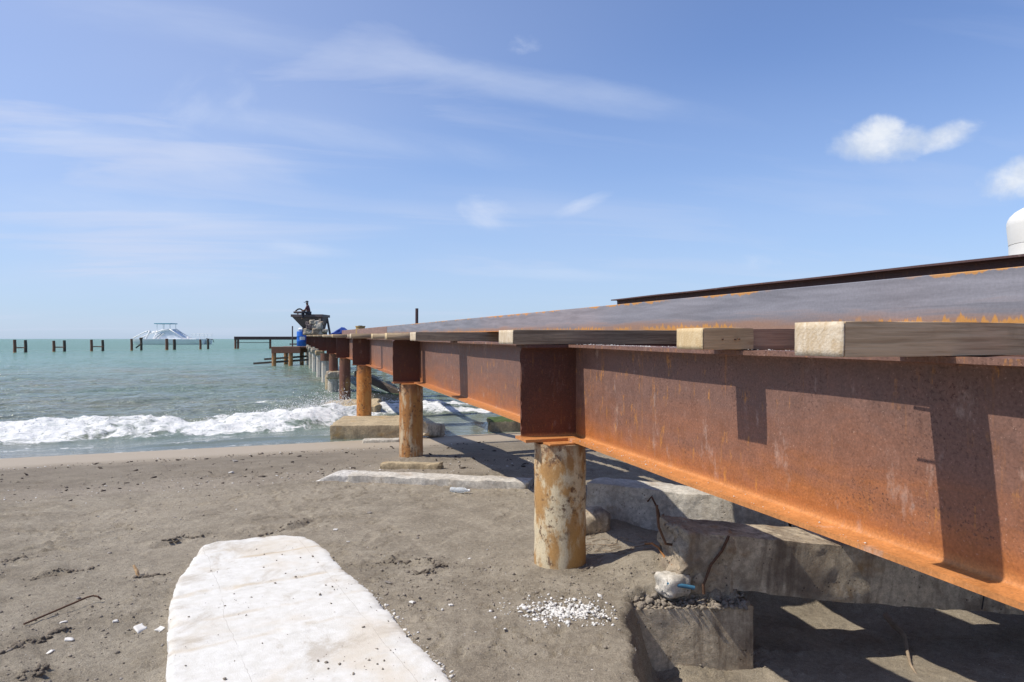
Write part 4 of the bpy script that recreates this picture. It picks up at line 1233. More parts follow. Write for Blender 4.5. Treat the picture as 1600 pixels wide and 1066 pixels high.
# A: pale beam almost buried, running right from its broken white end
pa, pb = pix(500, 750, -0.10), pix(838, 760, -0.06)
ang = math.atan2(pb.y - pa.y, pb.x - pa.x)
Lx = (pb - pa).length
mid_ = (pa + pb) / 2 + Vector((-math.sin(ang), math.cos(ang), 0)) * 0.16
ra = empty('concrete_beam', (mid_.x, mid_.y, gz(mid_.x, mid_.y) - 0.285), ang, 'long pale concrete beam nearly buried in sand behind the foreground slab', 'concrete beam', 'broken concrete beams on the beach')
v, f = rough_box(Lx - 0.35, 0.36, 0.36, 0.03, 0.024, 5.5, 0.015, (0.06, 0.12), 2.0)
v[:, 0] += 0.175
smooth_by_angle(mesh_np('beam_body', v, f, M['conc_pale'], ra, True), 26)
v, f = rough_box(0.66, 0.35, 0.355, 0.02, 0.016, 14.0, 0.02, (0.10, 0.02), 3.0)
tp = np.clip((-v[:, 0] - 0.02) / 0.31, 0, 1)
v[:, 2] *= 1 - 0.42 * tp ** 1.4
v[:, 0] -= Lx / 2 - 0.20
mesh_np('broken_end', v, f, M['aggregate'], ra, False)
MB().tube([(Lx / 2 - 0.05, -0.1, 0.33), (Lx / 2 + 0.03, -0.12, 0.30), (Lx / 2 + 0.05, -0.14, 0.12)], 0.008, 7).build('reinforcing_bar', M['rebar'], ra)

# thin yellowish stone behind A
p = pix(645, 730, -0.18)
block('concrete_fragment', (p.x, p.y, gz(p.x, p.y) - 0.05), ang + 0.12, 1.15, 0.16, 0.14, 'conc_ochre', 'slim yellowish concrete fragment lying just beyond the buried pale beam', 'concrete', 0.035, 0.025, 5, 0.03, (0.1, 0.15), 5.0)

# B: stump of a beam behind the near pile
pB0, pB1 = Vector((0.80, 6.80, 0)), Vector((2.52, 5.88, 0))
angB = math.atan2(pB1.y - pB0.y, pB1.x - pB0.x); LB = (pB1 - pB0).length
mB = (pB0 + pB1) / 2
rb_ = empty('concrete_beam', (mB.x, mB.y, -0.10), angB, 'grey concrete beam barred with shadow, standing on edge behind the nearest pile', 'concrete beam', 'broken concrete beams on the beach')
v, f = rough_box(LB, 0.34, 0.47, 0.028, 0.018, 6.0, 0.012, (0.0, 0.12), 7.0)
smooth_by_angle(mesh_np('beam_body', v, f, M['conc_pale'], rb_, True), 26)
v, f = rough_box(0.34, 0.36, 0.44, 0.03, 0.045, 5, 0.07, (0.08, 0.1), 9.0)
v[:, 0] += LB / 2 + 0.02
smooth_by_angle(mesh_np('broken_end', v, f, M['aggregate'], rb_, True), 26)
MB().tube([(-0.35, -0.19, 0.36), (-0.30, -0.24, 0.42), (-0.24, -0.23, 0.30), (-0.20, -0.22, 0.10), (-0.17, -0.25, -0.02)], 0.009, 7).build('reinforcing_bar', M['rebar'], rb_)

# C: fallen beam spanning the hollow from the footing to the right
c0, c1 = Vector((1.13, 4.90, 0)), Vector((5.2, 5.28, 0))
angC = math.atan2(c1.y - c0.y, c1.x - c0.x); LC = (c1 - c0).length
mC = (c0 + c1) / 2
rc = empty('concrete_beam', (mC.x, mC.y, 0.04 - 0.105 * LC / 2), angC, 'fallen sea stained concrete beam with a broken rusty end resting on the footing block', 'concrete beam', 'broken concrete beams on the beach')


rc.rotation_euler = (0, 0.105, angC)


def warpC(p):
    # narrows a little and is chewed away along its lower left corner
    t = np.clip((-p[:, 0] - (LC / 2 - 1.0)) / 1.0, 0, 1)
    p[:, 2] = np.where(p[:, 2] < 0, p[:, 2] * (1 - 0.22 * t), p[:, 2])
    return p


v, f = rough_box(LC, 0.42, 0.40, 0.028, 0.016, 6.5, 0.010, (0.14, 0.0), 11.0, warpC)
smooth_by_angle(mesh_np('beam_body', v, f, M['conc_dark'], rc, True), 26)
v, f = rough_box(0.50, 0.44, 0.42, 0.024, 0.030, 9, 0.035, (0.13, 0.04), 12.0)
v[:, 0] -= LC / 2 - 0.13; v[:, 2] -= 0.02
mesh_np('broken_end', v, f, concrete_mat('rusty_aggregate', (0.44, 0.36, 0.26), (0.17, 0.13, 0.10), (0.42, 0.20, 0.05), dirt=0.5, st=0.9, rough_amt=1.0), rc, False)
xe_ = -LC / 2
MB().tube([(xe_ + 0.30, -0.215, 0.40), (xe_ + 0.25, -0.24, 0.30), (xe_ + 0.18, -0.245, 0.20), (xe_ + 0.14, -0.25, 0.06), (xe_ + 0.15, -0.25, 0.0)], 0.010, 8).build('reinforcing_bar', M['rebar'], rc)
MB().tube([(xe_ + 0.05, -0.02, 0.25), (xe_ - 0.10, -0.10, 0.28), (xe_ - 0.17, -0.12, 0.40), (xe_ - 0.20, -0.12, 0.55)], 0.009, 8).build('reinforcing_bar', M['rebar'], rc)
# crack down the face
MB().tube([(0.18, -0.2125, 0.385), (0.19, -0.2125, 0.30), (0.178, -0.2125, 0.22), (0.195, -0.2125, 0.12), (0.19, -0.2125, 0.02)], 0.004, 5).build('crack', M['black'], rc)

# footing block in the hollow
fb0 = Vector((0.76, 4.63, 0)); fb1 = Vector((1.60, 4.68, 0))
angF = math.atan2(fb1.y - fb0.y, fb1.x - fb0.x)
mF = (fb0 + fb1) / 2 + Vector((0.03, 0.17, 0))
block('footing_block', (mF.x, mF.y, -0.70), angF, 0.85, 0.42, 0.65, 'conc_dark', 'square concrete footing block exposed in the washed out hollow below the girder', 'concrete block', 0.025, 0.008, 6, 0.008, (0, 0), 14.0)

# loose white aggregate lump at the broken end
p = (1.11, 4.72)
block('concrete_lump', (p[0], p[1], 0.0), 0.5, 0.21, 0.18, 0.15, 'conc_pale', 'small whitish lump of concrete between the two blue pipe ends', 'concrete', 0.014, 0.014, 16, 0.04, (0.02, 0.02), 15.0)
block('concrete_lump', (0.72, 6.35, -0.05), 0.2, 0.42, 0.3, 0.24, 'conc_dark', 'dark rounded lump of concrete half buried behind the nearest pile', 'concrete', 0.03, 0.04, 5, 0.08, (0.05, 0.05), 16.0)

# slabs at the water's edge under piles three and four
pS = pix(512, 688, -0.68); pS1 = pix(640, 690, -0.66)
block('concrete_slab', (-3.45, 17.55, -0.85), 0.10, 2.1, 2.1, 0.53, 'conc_ochre', 'ochre concrete slab at the water edge under the third pile', 'concrete slab', 0.05, 0.022, 4, 0.02, (0.03, 0.05), 17.0, group='concrete slabs at the water edge')
block('concrete_slab', (-5.05, 21.6, -0.85), 0.12, 1.9, 2.0, 0.58, 'conc_ochre', 'smaller yellowish concrete slab awash behind the ochre one', 'concrete slab', 0.05, 0.05, 3.5, 0.04, (0.15, 0.15), 18.0, tilt=(R(2), R(-2)), group='concrete slabs at the water edge')
block('concrete_fragment', (-2.95, 15.5, -0.66), 0.05, 1.0, 0.35, 0.16, 'conc', 'low flat concrete fragment in the wet sand before the ochre slab', 'concrete', 0.05, 0.02, 4, 0.04, (0.1, 0.1), 19.0)
block('concrete_fragment', (-2.0, 16.6, -0.62), 0.9, 0.9, 0.35, 0.36, 'conc_dark', 'dark jagged rock of concrete just right of the ochre slab', 'concrete', 0.05, 0.07, 3.5, 0.08, (0.15, 0.15), 20.0, tilt=(0, R(12)))
block('mossy_concrete', (0.05, 18.2, -0.82), 0.1, 1.5, 0.8, 0.48, 'conc_moss', 'green mossy concrete block in the wash seen under the girder', 'concrete', 0.06, 0.05, 3, 0.08, (0.1, 0.1), 21.0)
block('mossy_concrete', (-4.55, 26.0, -0.72), -0.15, 2.3, 0.5, 0.40, 'conc_moss', 'dark weedy beam lying in the water behind the third pile', 'concrete', 0.08, 0.05, 3, 0.08, (0.1, 0.1), 22.0, tilt=(0, R(6)))
lg = empty('driftwood_beam', (-5.3, 27.0, -0.1), -0.5, 'dark slanting timber caught between the piles behind the third pile', 'timber')
MB().box((0, 0, 0.1), (2.4, 0.22, 0.25), ry=R(18)).build('timber', M['dark_wood'], lg, bevel=0.02)

# ------------------------------------------------------------------ small things on the sand
bw = empty('bent_rebar', pix(95, 955, -0.02), 0, 'thin rusty bent rod lying on the sand at the lower left', 'rod')
pts = []
for x, y, h in ((36, 976, 0.012), (60, 966, 0.02), (100, 949, 0.035), (135, 934, 0.045), (145, 931.5, 0.047), (152, 933, 0.045), (157.5, 937, 0.02)):
    q = pix(x, y, 0.0); q = pix(x, y, gz(q.x, q.y) + h); pts.append(q - Vector(bw.location))
MB().tube(pts, 0.006, 7).build('rod', M['rebar'], bw)


def blue_pipe(p0, p1, r, label):
    p0, p1 = Vector(p0), Vector(p1)
    root = empty('blue_pipe', p0, 0, label, 'pipe', 'blue pipe ends in the sand')
    d_ = p1 - p0
    o = MB().tube([(0, 0, 0), d_ * 0.3 + Vector((0, 0, .004)), d_ * 0.7 + Vector((0, 0, .003)), d_], r, 14).build('pipe', M['pipe_blue'], root); smooth_by_angle(o, 40)
    o = MB().tube([d_ * -0.012, d_ * 0.005], r * 0.75, 12).build('bore', M['black'], root)


b0, b1 = pix(1046, 899, 0.05), pix(1094, 905, 0.05)
blue_pipe((1.05, 4.625, 0.105), (1.24, 4.64, 0.075), 0.014, 'longer blue pipe end below the broken end of the fallen beam')
b0, b1 = pix(1010, 868, 0.04), pix(1032, 871, 0.04)
blue_pipe((0.985, 5.06, 0.088), (1.095, 5.08, 0.078), 0.015, 'short blue pipe end farther up the sand, beside rusty wire')
rw = empty('rusty_wire', pix(1030, 885, 0.05), 0, 'orange rusty wire running between the two blue pipe ends', 'wire')
pts = []
for x, y, h in ((1006, 866, 0.05), (1016, 878, 0.06), (1026, 885, 0.07), (1036, 893, 0.065), (1046, 905, 0.05), (1054, 916, 0.03)):
    q = pix(x, y, 0.0); pts.append(Vector((q.x - 0.03, q.y - 0.22, max(gz(q.x - 0.03, q.y - 0.22), 0.02) + h)) - Vector(rw.location))
MB().tube(pts, 0.008, 7).build('strand', M['rebar_orange'], rw)

rt_ = empty('dead_root', pix(1400, 1000, -0.5), 0, 'pale dead root lying in the hollow below the fallen beam', 'root')
pts = [pix(x, y, z) - Vector(rt_.location) for x, y, z in ((1385, 962, -0.40), (1398, 978, -0.42), (1413, 993, -0.44), (1419, 1020, -0.47), (1424, 1040, -0.49), (1434, 1056, -0.50))]
MB().tube(pts, [0.022, 0.024, 0.017, 0.012, 0.010, 0.006], 9).build('root_stem', M['dead_wood'], rt_, smooth=True)

bp = pix(718, 769, -0.10)
bt = empty('plastic_bottle', (bp.x, bp.y, gz(bp.x, bp.y) + 0.033), R(-12), 'crushed clear plastic bottle lying on the sand in front of the buried beam', 'bottle')
prof = [(0.012, 0.0), (0.030, 0.004), (0.034, 0.02), (0.033, 0.06), (0.028, 0.08), (0.033, 0.10), (0.034, 0.15), (0.030, 0.17), (0.022, 0.20), (0.014, 0.225), (0.013, 0.24)]
mb = MB().lathe(prof, (0, 0, 0), 18)
mb.v = [(z - 0.12, y, -x) for x, y, z in mb.v]
mb.build('bottle_body', M['bottle'], bt, smooth=True)
mb = MB().lathe([(0.016, 0.232), (0.016, 0.250)], (0, 0, 0), 14); mb.v = [(z - 0.12, y, -x) for x, y, z in mb.v]
mb.build('bottle_cap', M['boat_white'], bt)

for (px_, py_, L_, a_, lab, cat) in ((212, 902, 0.10, 2.2, 'small stub of pale driftwood stuck in the sand left of the white slab', 'driftwood'),):
    q = pix(px_, py_, -0.02)
    dr_ = empty('driftwood_stub', (q.x, q.y, gz(q.x, q.y)), 0, lab, cat)
    MB().tube([(0.02, 0, -0.02), (0, 0.01, 0.03), (-0.03, 0.02, 0.075)], [0.014, 0.013, 0.009], 7).build('stub', M['wood_pale'], dr_)

# distinct pale flakes and stones that can be picked out one by one
FL = [(97, 974, 0.05, 'small white flake near the bent rod'), (178, 973, 0.055, 'white flake between the bent rod and the slab'), (218, 986, 0.09, 'largest white flake just left of the slab'), (250, 985, 0.06, 'white flake touching the left side of the slab'),
      (105, 1004, 0.07, 'flat pale flake low on the left'), (77, 1022, 0.05, 'bright white shell low on the left'), (524, 829, 0.05, 'flat pale stone just beyond the slab corner'), (543, 846, 0.04, 'small pale flake right of the slab head'),
      (606, 913, 0.06, 'flat grey stone on the sand right of the slab'), (645, 947, 0.06, 'grey stone with a pale chip right of the slab edge'), (704, 947, 0.045, 'small white chip on the sand below the near pile'), (577, 800, 0.06, 'small dark stone on the open sand'), (361, 735, 0.12, 'flat pale stone on the damp sand'), (734, 873, 0.04, 'pale chip on the sand left of the near pile'), (367, 712, 0.12, 'dark weedy stone at the wet sand edge')]
for i, (px_, py_, s_, lab) in enumerate(FL):
    q = pix(px_, py_, 0.0); q = pix(px_, py_, gz(q.x, q.y)); zz = gz(q.x, q.y)
    v, f = rough_box(s_, s_ * (0.45 + 0.1 * (i % 4)), s_ * 0.20, s_ / 7, s_ * 0.13, 1.6 / s_, s_ * 0.09, (s_ * 0.22, s_ * 0.18), 30 + i)
    o = mesh_np('pale_flake' if 'flake' in lab or 'chip' in lab or 'shell' in lab else 'beach_stone', v, f, M['shell'] if ('white' in lab or 'pale' in lab) else M['pebble'], None, True)
    o.location = (q.x, q.y, zz - 0.002); o.rotation_euler = (R(rng.uniform(-10, 10)), R(rng.uniform(-12, 12)), rng.uniform(0, 3))
    tag(o, lab + ', lying on the sand' if 'sand' not in lab else lab, 'stone', 'flakes and stones lying on the sand')


def on_ground(n, box, dens=None):
    out = []
    X = rng.uniform(box[0], box[1], n); Y = rng.uniform(box[2], box[3], n)
    return X, Y


def strew(name, X, Y, r, mat, label, sink=0.3, squash=(1, 0.8, 0.55), base=(ICV, ICF), jitter=0.25):
    Z = ground_z(X, Y)
    o = scatter(name, np.stack([X, Y, Z + r * (0.5 - sink)], 1), r, mat, base, squash, jitter)
    return tag(o, label, name.replace('_', ' '), kind='stuff')


def inside_slab(X, Y):
    out = np.zeros(len(X), bool)
    px_ = np.array([p.x for p in dense]); py_ = np.array([p.y for p in dense])
    j = len(px_) - 1
    for i in range(len(px_)):
        c_ = ((py_[i] > Y) != (py_[j] > Y)) & (X < (px_[j] - px_[i]) * (Y - py_[i]) / (py_[j] - py_[i] + 1e-12) + px_[i])
        out ^= c_; j = i
    return out


X = rng.uniform(-6, 4.5, 26000); Y = 3.0 + 8.5 * rng.uniform(0, 1, 26000) ** 1.4
patch_ = fbm(X * 0.8, Y * 0.8, 3.0, 4)
keep = (patch_ > rng.uniform(-0.35, 0.45, len(X))) & ~inside_slab(X, Y)
X, Y = X[keep], Y[keep]
r_ = rng.choice([0.003, 0.0045, 0.007, 0.012], len(X), p=[.58, .29, .11, .02])
k = rng.uniform(0, 1, len(X))
strew('sand_clods', X[k < .62], Y[k < .62], r_[k < .62] * 1.3, M['clod'], 'small clods of grey sand scattered over the beach')
m2 = (k >= .62) & (k < .86)
strew('pebbles', X[m2], Y[m2], r_[m2] * 1.25, M['pebble'], 'small grey pebbles scattered over the beach')
m3 = k >= .86
strew('shell_bits', X[m3], Y[m3], r_[m3] * 0.9, M['shell'], 'white shell bits scattered over the beach', squash=(1, 0.7, 0.3))
DD = np.concatenate([rng.normal(13.7, 0.22, 260), rng.normal(10.4, 0.5, 420), rng.normal(12.0, 0.8, 200)]); EE = rng.uniform(-7.5, 4.5, len(DD))
X, Y = SHN[0] * DD + 0.938 * EE, SHN[1] * DD + 0.347 * EE
strew('drift_debris', X, Y, rng.choice([0.008, 0.014, 0.024, 0.04], len(X), p=[.5, .3, .15, .05]), M['dark_wood'], 'dark scraps of weed and wood along the drift lines below the wet sand', squash=(1.3, 0.7, 0.4))
DD = np.concatenate([rng.normal(13.9, 0.25, 160), rng.normal(10.2, 0.5, 260)]); EE = rng.uniform(-7.5, 4.5, len(DD))
X, Y = SHN[0] * DD + 0.938 * EE, SHN[1] * DD + 0.347 * EE
strew('shell_bits', X, Y, rng.choice([0.006, 0.010, 0.018], len(X), p=[.5, .35, .15]), M['shell'], 'pale shell bits along the drift lines', squash=(1.2, 0.8, 0.35))
# heavier clod fields
for nm, (cx, cy), sp_, n, lab in (('sand_clods', (-0.55, 5.0), (0.45, 0.35), 420, 'darker crumbled sand clods right of the white slab'), ('sand_clods', (-3.2, 4.0), (0.8, 0.5), 500, 'crumbled sand clods left of the white slab'), ('sand_clods', (0.75, 4.85), (0.5, 0.25), 420, 'sand clods crumbling round the edge of the hollow')):
    X = rng.normal(cx, sp_[0], n); Y = rng.normal(cy, sp_[1], n); kk = ~inside_slab(X, Y); X, Y = X[kk], Y[kk]
    strew(nm, X, Y, rng.choice([0.004, 0.007, 0.011, 0.018], len(X), p=[.5, .3, .16, .04]), M['clod'], lab)
X, Y = [], []
for p0, p1, h, wd in LEDGES:
    a, b = pix(*p0, -0.02), pix(*p1, -0.02)
    for i in range(46):
        t = rng.beta(1.6, 1.6); w_ = 0.05 * float(fbm(np.array(t * 5.0), np.array(p0[0] * 1.0), 0, 3))
        X.append(a.x + (b.x - a.x) * t + rng.normal(0, 0.018)); Y.append(a.y + (b.y - a.y) * t + w_ + rng.normal(0, 0.014))
strew('crust_clods', np.array(X), np.array(Y), rng.choice([0.005, 0.008, 0.013, 0.019], len(X), p=[.4, .3, .2, .1]), M['shade_clod'], 'clods coloured dark as the small shadows along the broken crust lines of the sand', squash=(1.4, 0.9, 0.6), jitter=0.4)
X = rng.uniform(0.74, 1.6, 900); Y = rng.uniform(4.60, 4.80, 900)
r_ = rng.choice([0.006, 0.010, 0.016, 0.026], len(X), p=[.45, .33, .18, .04])
topz = -0.052 + 0.06 * np.clip((Y - 4.62) / 0.14, 0, 1) * rng.uniform(0.2, 1, len(X))
o = scatter('edge_clods', np.stack([X, Y, topz + r_ * 0.3], 1), r_, M['clod'], squash=(1.2, 0.9, 0.7), jitter=0.4)
tag(o, 'sand clods crumbling over the top edge of the footing block', 'edge clods', kind='stuff')
# white rubble patch below the near pile
pc = pix(890, 965, -0.01)
X = np.concatenate([rng.normal(pc.x, 0.12, 900), rng.normal(pc.x - 0.10, 0.18, 260)]); Y = np.concatenate([rng.normal(pc.y, 0.09, 900), rng.normal(pc.y + 0.03, 0.14, 260)])
kk = (X < 0.66); X, Y = X[kk], Y[kk]
o = strew('white_rubble', X, Y, rng.choice([0.004, 0.007, 0.011, 0.018], len(X), p=[.35, .35, .24, .06]), M['rubble'], 'patch of crumbled white concrete rubble on the sand by the hollow edge', sink=0.2, jitter=0.45)
# crumbs along the slab's right edge
idx = [i for i, p in enumerate(dense) if p.x > -1.6 and p.y < 5.2 and p.y > 3.0 and p.x - slab_org.x > 0.55]
X = np.array([dense[i].x + rng.normal(0.02, 0.035) for i in idx for _ in range(3)]); Y = np.array([dense[i].y + rng.normal(0.0, 0.02) for i in idx for _ in range(3)])
strew('slab_crumbs', X, Y, rng.choice([0.003, 0.005, 0.009, 0.014], len(X), p=[.5, .3, .15, .05]), M['rubble'], 'white crumbs broken off along the right edge of the foreground slab')
# grit on the slab top
cl = [(-1.72, 4.35), (-1.65, 4.2), (-0.95, 3.55), (-0.7, 3.5), (-1.2, 4.6)]
X = np.concatenate([rng.uniform(-2.2, 0, 220)] + [rng.normal(a, 0.09, 14) for a, b in cl]); Y = np.concatenate([rng.uniform(3.3, 5.6, 220)] + [rng.normal(b, 0.06, 14) for a, b in cl])
kk = inside_slab(X, Y); X, Y = X[kk], Y[kk]
r_ = rng.choice([0.002, 0.0035, 0.007, 0.011], len(X), p=[.5, .3, .16, .04])
o = scatter('slab_grit', np.stack([X, Y, np.full(len(X), ZS) + r_ * 0.35], 1), r_, M['clod'], squash=(1, 0.8, 0.6))
tag(o, 'dark grit and sand crumbs lying on top of the white slab', 'grit', kind='stuff')
# twig litter by the near pile
MBt = MB()
for i in range(60):
    x_, y_ = rng.normal(0.75, 0.25), rng.normal(5.75, 0.22); a_ = rng.uniform(0, 6.28); l_ = rng.uniform(0.04, 0.16)
    z_ = gz(x_, y_) + 0.008
    MBt.tube([(x_, y_, z_), (x_ + l_ * math.cos(a_), y_ + l_ * math.sin(a_), gz(x_ + l_ * math.cos(a_), y_ + l_ * math.sin(a_)) + 0.010)], 0.0035, 5)
o = MBt.build('twigs', M['dead_wood']); tag(o, 'dry twigs littering the sand behind the nearest pile', 'twigs', kind='stuff')


# ------------------------------------------------------------------ far end of the pier: machine, worker, barrels
def at_px(px_, Y):
    return (px_ - 800) / 1067.0 * Y


def zpx(py_, Y):
    return ZC + (529.5 - py_) / 1067.0 * Y


YH = 55.0
deckz = ztop(54) + 0.11
hx0, hx1 = at_px(462, YH), at_px(509, YH)
hop = empty('steel_hopper', ((hx0 + hx1) / 2, YH, deckz), 0, 'dark steel hopper with sloping sides standing on the far end of the pier', 'hopper')
hw = (hx1 - hx0) / 2
zr = zpx(492, YH) - deckz; zr2 = zpx(496, YH) - deckz; zlow = 0.12
mb = MB()
mb.hexa([(-hw * 0.30, -0.6, zlow + 0.35), (hw * 0.82, -0.6, zlow + 0.35), (hw * 0.82, 0.6, zlow + 0.35), (-hw * 0.30, 0.6, zlow + 0.35)], [(-hw * 0.98, -1.0, zr2), (hw * 0.94, -1.0, zr2), (hw * 0.94, 1.0, zr2), (-hw * 0.98, 1.0, zr2)])
mb.build('bin', M['hopper'], hop, bevel=0.02)
MB().box((hw * 0.28, 0, 0.24), (hw * 1.3, 1.5, 0.44)).build('base_frame', M['hopper'], hop, bevel=0.03)
mb = MB()
for s_ in (-1, 1):
    mb.box((0, s_ * 1.05, (zr + zr2) / 2), (2 * hw + 0.1, 0.10, zr - zr2))
    mb.box((s_ * (hw + 0.003), 0, (zr + zr2) / 2), (0.10, 2.0, zr - zr2 - 0.006))
mb.build('rim', M['hopper'], hop, bevel=0.01)
for sx_ in (-0.2, 1.05):
    for sy_ in (-0.8, 0.8):
        MB().tube([(hw * 0.90 if sx_ > 0 else -hw * 0.30, sy_, zr2 - 0.02 if sx_ > 0 else 0.6), (hw * sx_ if sx_ < 0 else hw * 1.12, sy_, 0.0)], 0.09, 8).build('leg', M['hopper'], hop)
MB().box((hw * 0.86, -1.12, 1.02), (0.16, 0.05, 0.55)).build('placard', M['sack'], hop, bevel=0.005)
# lid gear left of the worker
gx_ = at_px(472, YH) - hop.location.x
MB().box((gx_ - 0.12, -0.3, zr + 0.12 + 0.06), (0.80, 0.6, 0.16)).build('gearbox', M['hopper'], hop, bevel=0.03)
MB().tube([(gx_ - 0.45 + 0.055 * i, -0.3, zr + 0.26 + 0.20 * math.sin(math.pi * i / 12)) for i in range(13)], 0.06, 8).build('guard', M['black'], hop)
MB().tube([(gx_ - 0.25, -0.3, zr), (gx_ - 0.25, -0.3, zr + 0.12)], 0.05, 8).build('support', M['hopper'], hop)
MB().tube([(gx_ + 0.12, -0.3, zr), (gx_ + 0.12, -0.3, zr + 0.12)], 0.05, 8).build('support', M['hopper'], hop)

# pale sacks / engine clutter leaning in front of the hopper
sk = [(480, 519, .55), (487, 519, .6), (494, 519, .6), (500, 520, .5), (484, 511, .55), (491, 511, .6), (498, 511, .55), (502, 505, .42), (488, 504, .48), (481, 506, .40), (508, 517, .34), (495, 504, .42)]
for i, (px_, py_, s_) in enumerate(sk):
    Yk = 53.2
    s_ *= (0.95, 0.72, 1.05, 0.8)[i % 4]
    v, f = rough_box(s_, 0.42, s_ * (0.9, 0.7, 0.78)[i % 3], 0.06, 0.09, 5.0, 0.07, (0, 0), 60 + i)
    o = mesh_np('cement_sack', v, f, M[('sack', 'conc', 'dead_wood', 'sack', 'hopper')[i % 5]], None, True)
    o.location = (at_px(px_, Yk), Yk + 0.05 * (i % 2), zpx(py_, Yk) - s_ * 0.35); o.rotation_euler = (0, 0, 0.2 * (i % 3))
    tag(o, ['bottom row sack, first from the left, in the heap by the hopper', 'bottom row sack, second from the left, by the hopper', 'bottom row sack, third from the left, by the hopper', 'bottom row sack, fourth from the left, by the hopper', 'middle row sack, left one, in the heap by the hopper', 'middle row sack, centre one, in the heap by the hopper', 'middle row sack, right one, in the heap by the hopper', 'topmost sack at the right of the heap by the hopper', 'topmost sack at the left of the heap by the hopper', 'small sack on the left shoulder of the heap by the hopper', 'lone sack on the deck right of the heap by the hopper leg', 'topmost sack at the centre of the heap by the hopper'][i], 'sack', 'sacks heaped against the hopper')

# worker sitting on the hopper rim, facing left
wx, wy, wz = at_px(487, YH), YH - 1.0, zpx(492, YH)
wk = empty('person', (wx + 0.06, wy, wz + 0.02), 0, 'man in dark clothes and cap sitting on the hopper rim facing left', 'person')


def skin_obj(name, verts, edges, radii, mat, parent, root=0):
    me = bpy.data.meshes.new(name); me.from_pydata(verts, edges, [])
    o = bpy.data.objects.new(name, me); COL.objects.link(o)
    mo = o.modifiers.new('skin', 'SKIN'); mo.use_smooth_shade = True
    for i, r_ in enumerate(radii):
        sv_ = me.skin_vertices[0].data[i]; sv_.radius = r_ if isinstance(r_, tuple) else (r_, r_); sv_.use_root = (i == root)
    ms = o.modifiers.new('sub', 'SUBSURF'); ms.levels = ms.render_levels = 2
    me.materials.append(mat); o.parent = parent
    return o


bv = [(0, 0, 0.10), (-0.02, 0, 0.28), (-0.05, 0, 0.48), (-0.09, 0, 0.60), (-0.11, 0, 0.70), (-0.13, 0, 0.80),
      (-0.05, 0.18, 0.52), (-0.16, 0.24, 0.30), (-0.38, 0.14, 0.22), (-0.46, 0.10, 0.21), (-0.05, -0.18, 0.52), (-0.16, -0.24, 0.30), (-0.38, -0.14, 0.22), (-0.46, -0.10, 0.21),
      (-0.02, 0.10, 0.07), (-0.42, 0.13, 0.14), (-0.36, 0.13, -0.30), (-0.47, 0.13, -0.34), (-0.02, -0.10, 0.07), (-0.42, -0.13, 0.14), (-0.36, -0.13, -0.30), (-0.47, -0.13, -0.34)]
be = [(0, 1), (1, 2), (2, 3), (3, 4), (4, 5), (2, 6), (6, 7), (7, 8), (8, 9), (2, 10), (10, 11), (11, 12), (12, 13), (0, 14), (14, 15), (15, 16), (16, 17), (0, 18), (18, 19), (19, 20), (20, 21)]
br = [(0.15, 0.12), (0.15, 0.11), (0.17, 0.12), 0.06, 0.095, 0.085, 0.065, 0.048, 0.036, 0.04, 0.065, 0.048, 0.036, 0.04, 0.09, 0.07, 0.045, 0.04, 0.09, 0.07, 0.045, 0.04]
skin_obj('body', bv, be, br, M['skin'], wk)
skin_obj('shirt', [bv[i] for i in (0, 1, 2, 6, 7, 10, 11)] + [(-0.075, 0, 0.565)], [(0, 1), (1, 2), (2, 3), (3, 4), (2, 5), (5, 6), (2, 7)], [(0.17, 0.135), (0.17, 0.13), (0.19, 0.14), 0.08, 0.06, 0.08, 0.06, 0.075], M['shirt'], wk)
skin_obj('trousers', [bv[i] for i in (0, 14, 15, 16, 18, 19, 20)], [(0, 1), (1, 2), (2, 3), (0, 4), (4, 5), (5, 6)], [(0.165, 0.13), 0.105, 0.085, 0.06, 0.105, 0.085, 0.06], M['trousers'], wk)
mb = MB().lathe([(0.105, 0.0), (0.11, 0.03), (0.095, 0.08), (0.04, 0.11)], (-0.12, 0, 0.80), 16); mb.box((-0.26, 0, 0.81), (0.14, 0.14, 0.02), ry=R(-8))
mb.build('cap', M['cap_cloth'], wk, smooth=True)
wk.scale = (1.16, 1.16, 1.16)


def barrel(x, y, z, r, h, label, lying=False):
    root = empty('plastic_barrel', (x, y, z), 0, label, 'barrel')
    prof = [(r * .92, 0), (r, 0.03 * h), (r, 0.30 * h), (r * 1.03, 0.32 * h), (r * 1.03, 0.35 * h), (r, 0.37 * h), (r, 0.63 * h), (r * 1.03, 0.65 * h), (r * 1.03, 0.68 * h), (r, 0.70 * h), (r, 0.95 * h), (r * .93, h), (r * .5, h)]
    o = MB().lathe(prof, (0, 0, 0), 28).build('drum', M['blue_plastic'], root); smooth_by_angle(o, 40)
    o = MB().lathe([(r * .3, h), (r * .3, h + 0.03)], (r * 0.3, 0, 0), 14).build('bung', M['black'], root)
    return root


YB = 60.0
b_ = barrel(at_px(471, YB), YB, zpx(541, YB), 0.40, 1.30, 'upright blue plastic barrel with a pale label standing on the low platform')
mb = MB()
for k in range(5):
    a0 = R(-95 + 14 * k); a1 = R(-95 + 14 * (k + 1)); rr = 0.405
    mb.add([(rr * math.cos(a0), rr * math.sin(a0), 0.55), (rr * math.cos(a1), rr * math.sin(a1), 0.55), (rr * math.cos(a1), rr * math.sin(a1), 0.90), (rr * math.cos(a0), rr * math.sin(a0), 0.90)], [(0, 1, 2, 3)])
mb.build('paper_label', M['boat_white'], b_)
v, f = rough_box(0.62, 0.4, 0.26, 0.08, 0.05, 4, 0.09, (0, 0), 90)
o = mesh_np('white_bag', v, f, M['boat_white'], None, True); o.location = (at_px(472, YB), YB, zpx(541, YB) + 1.335)
tag(o, 'crumpled white bag on top of the blue barrel', 'bag')

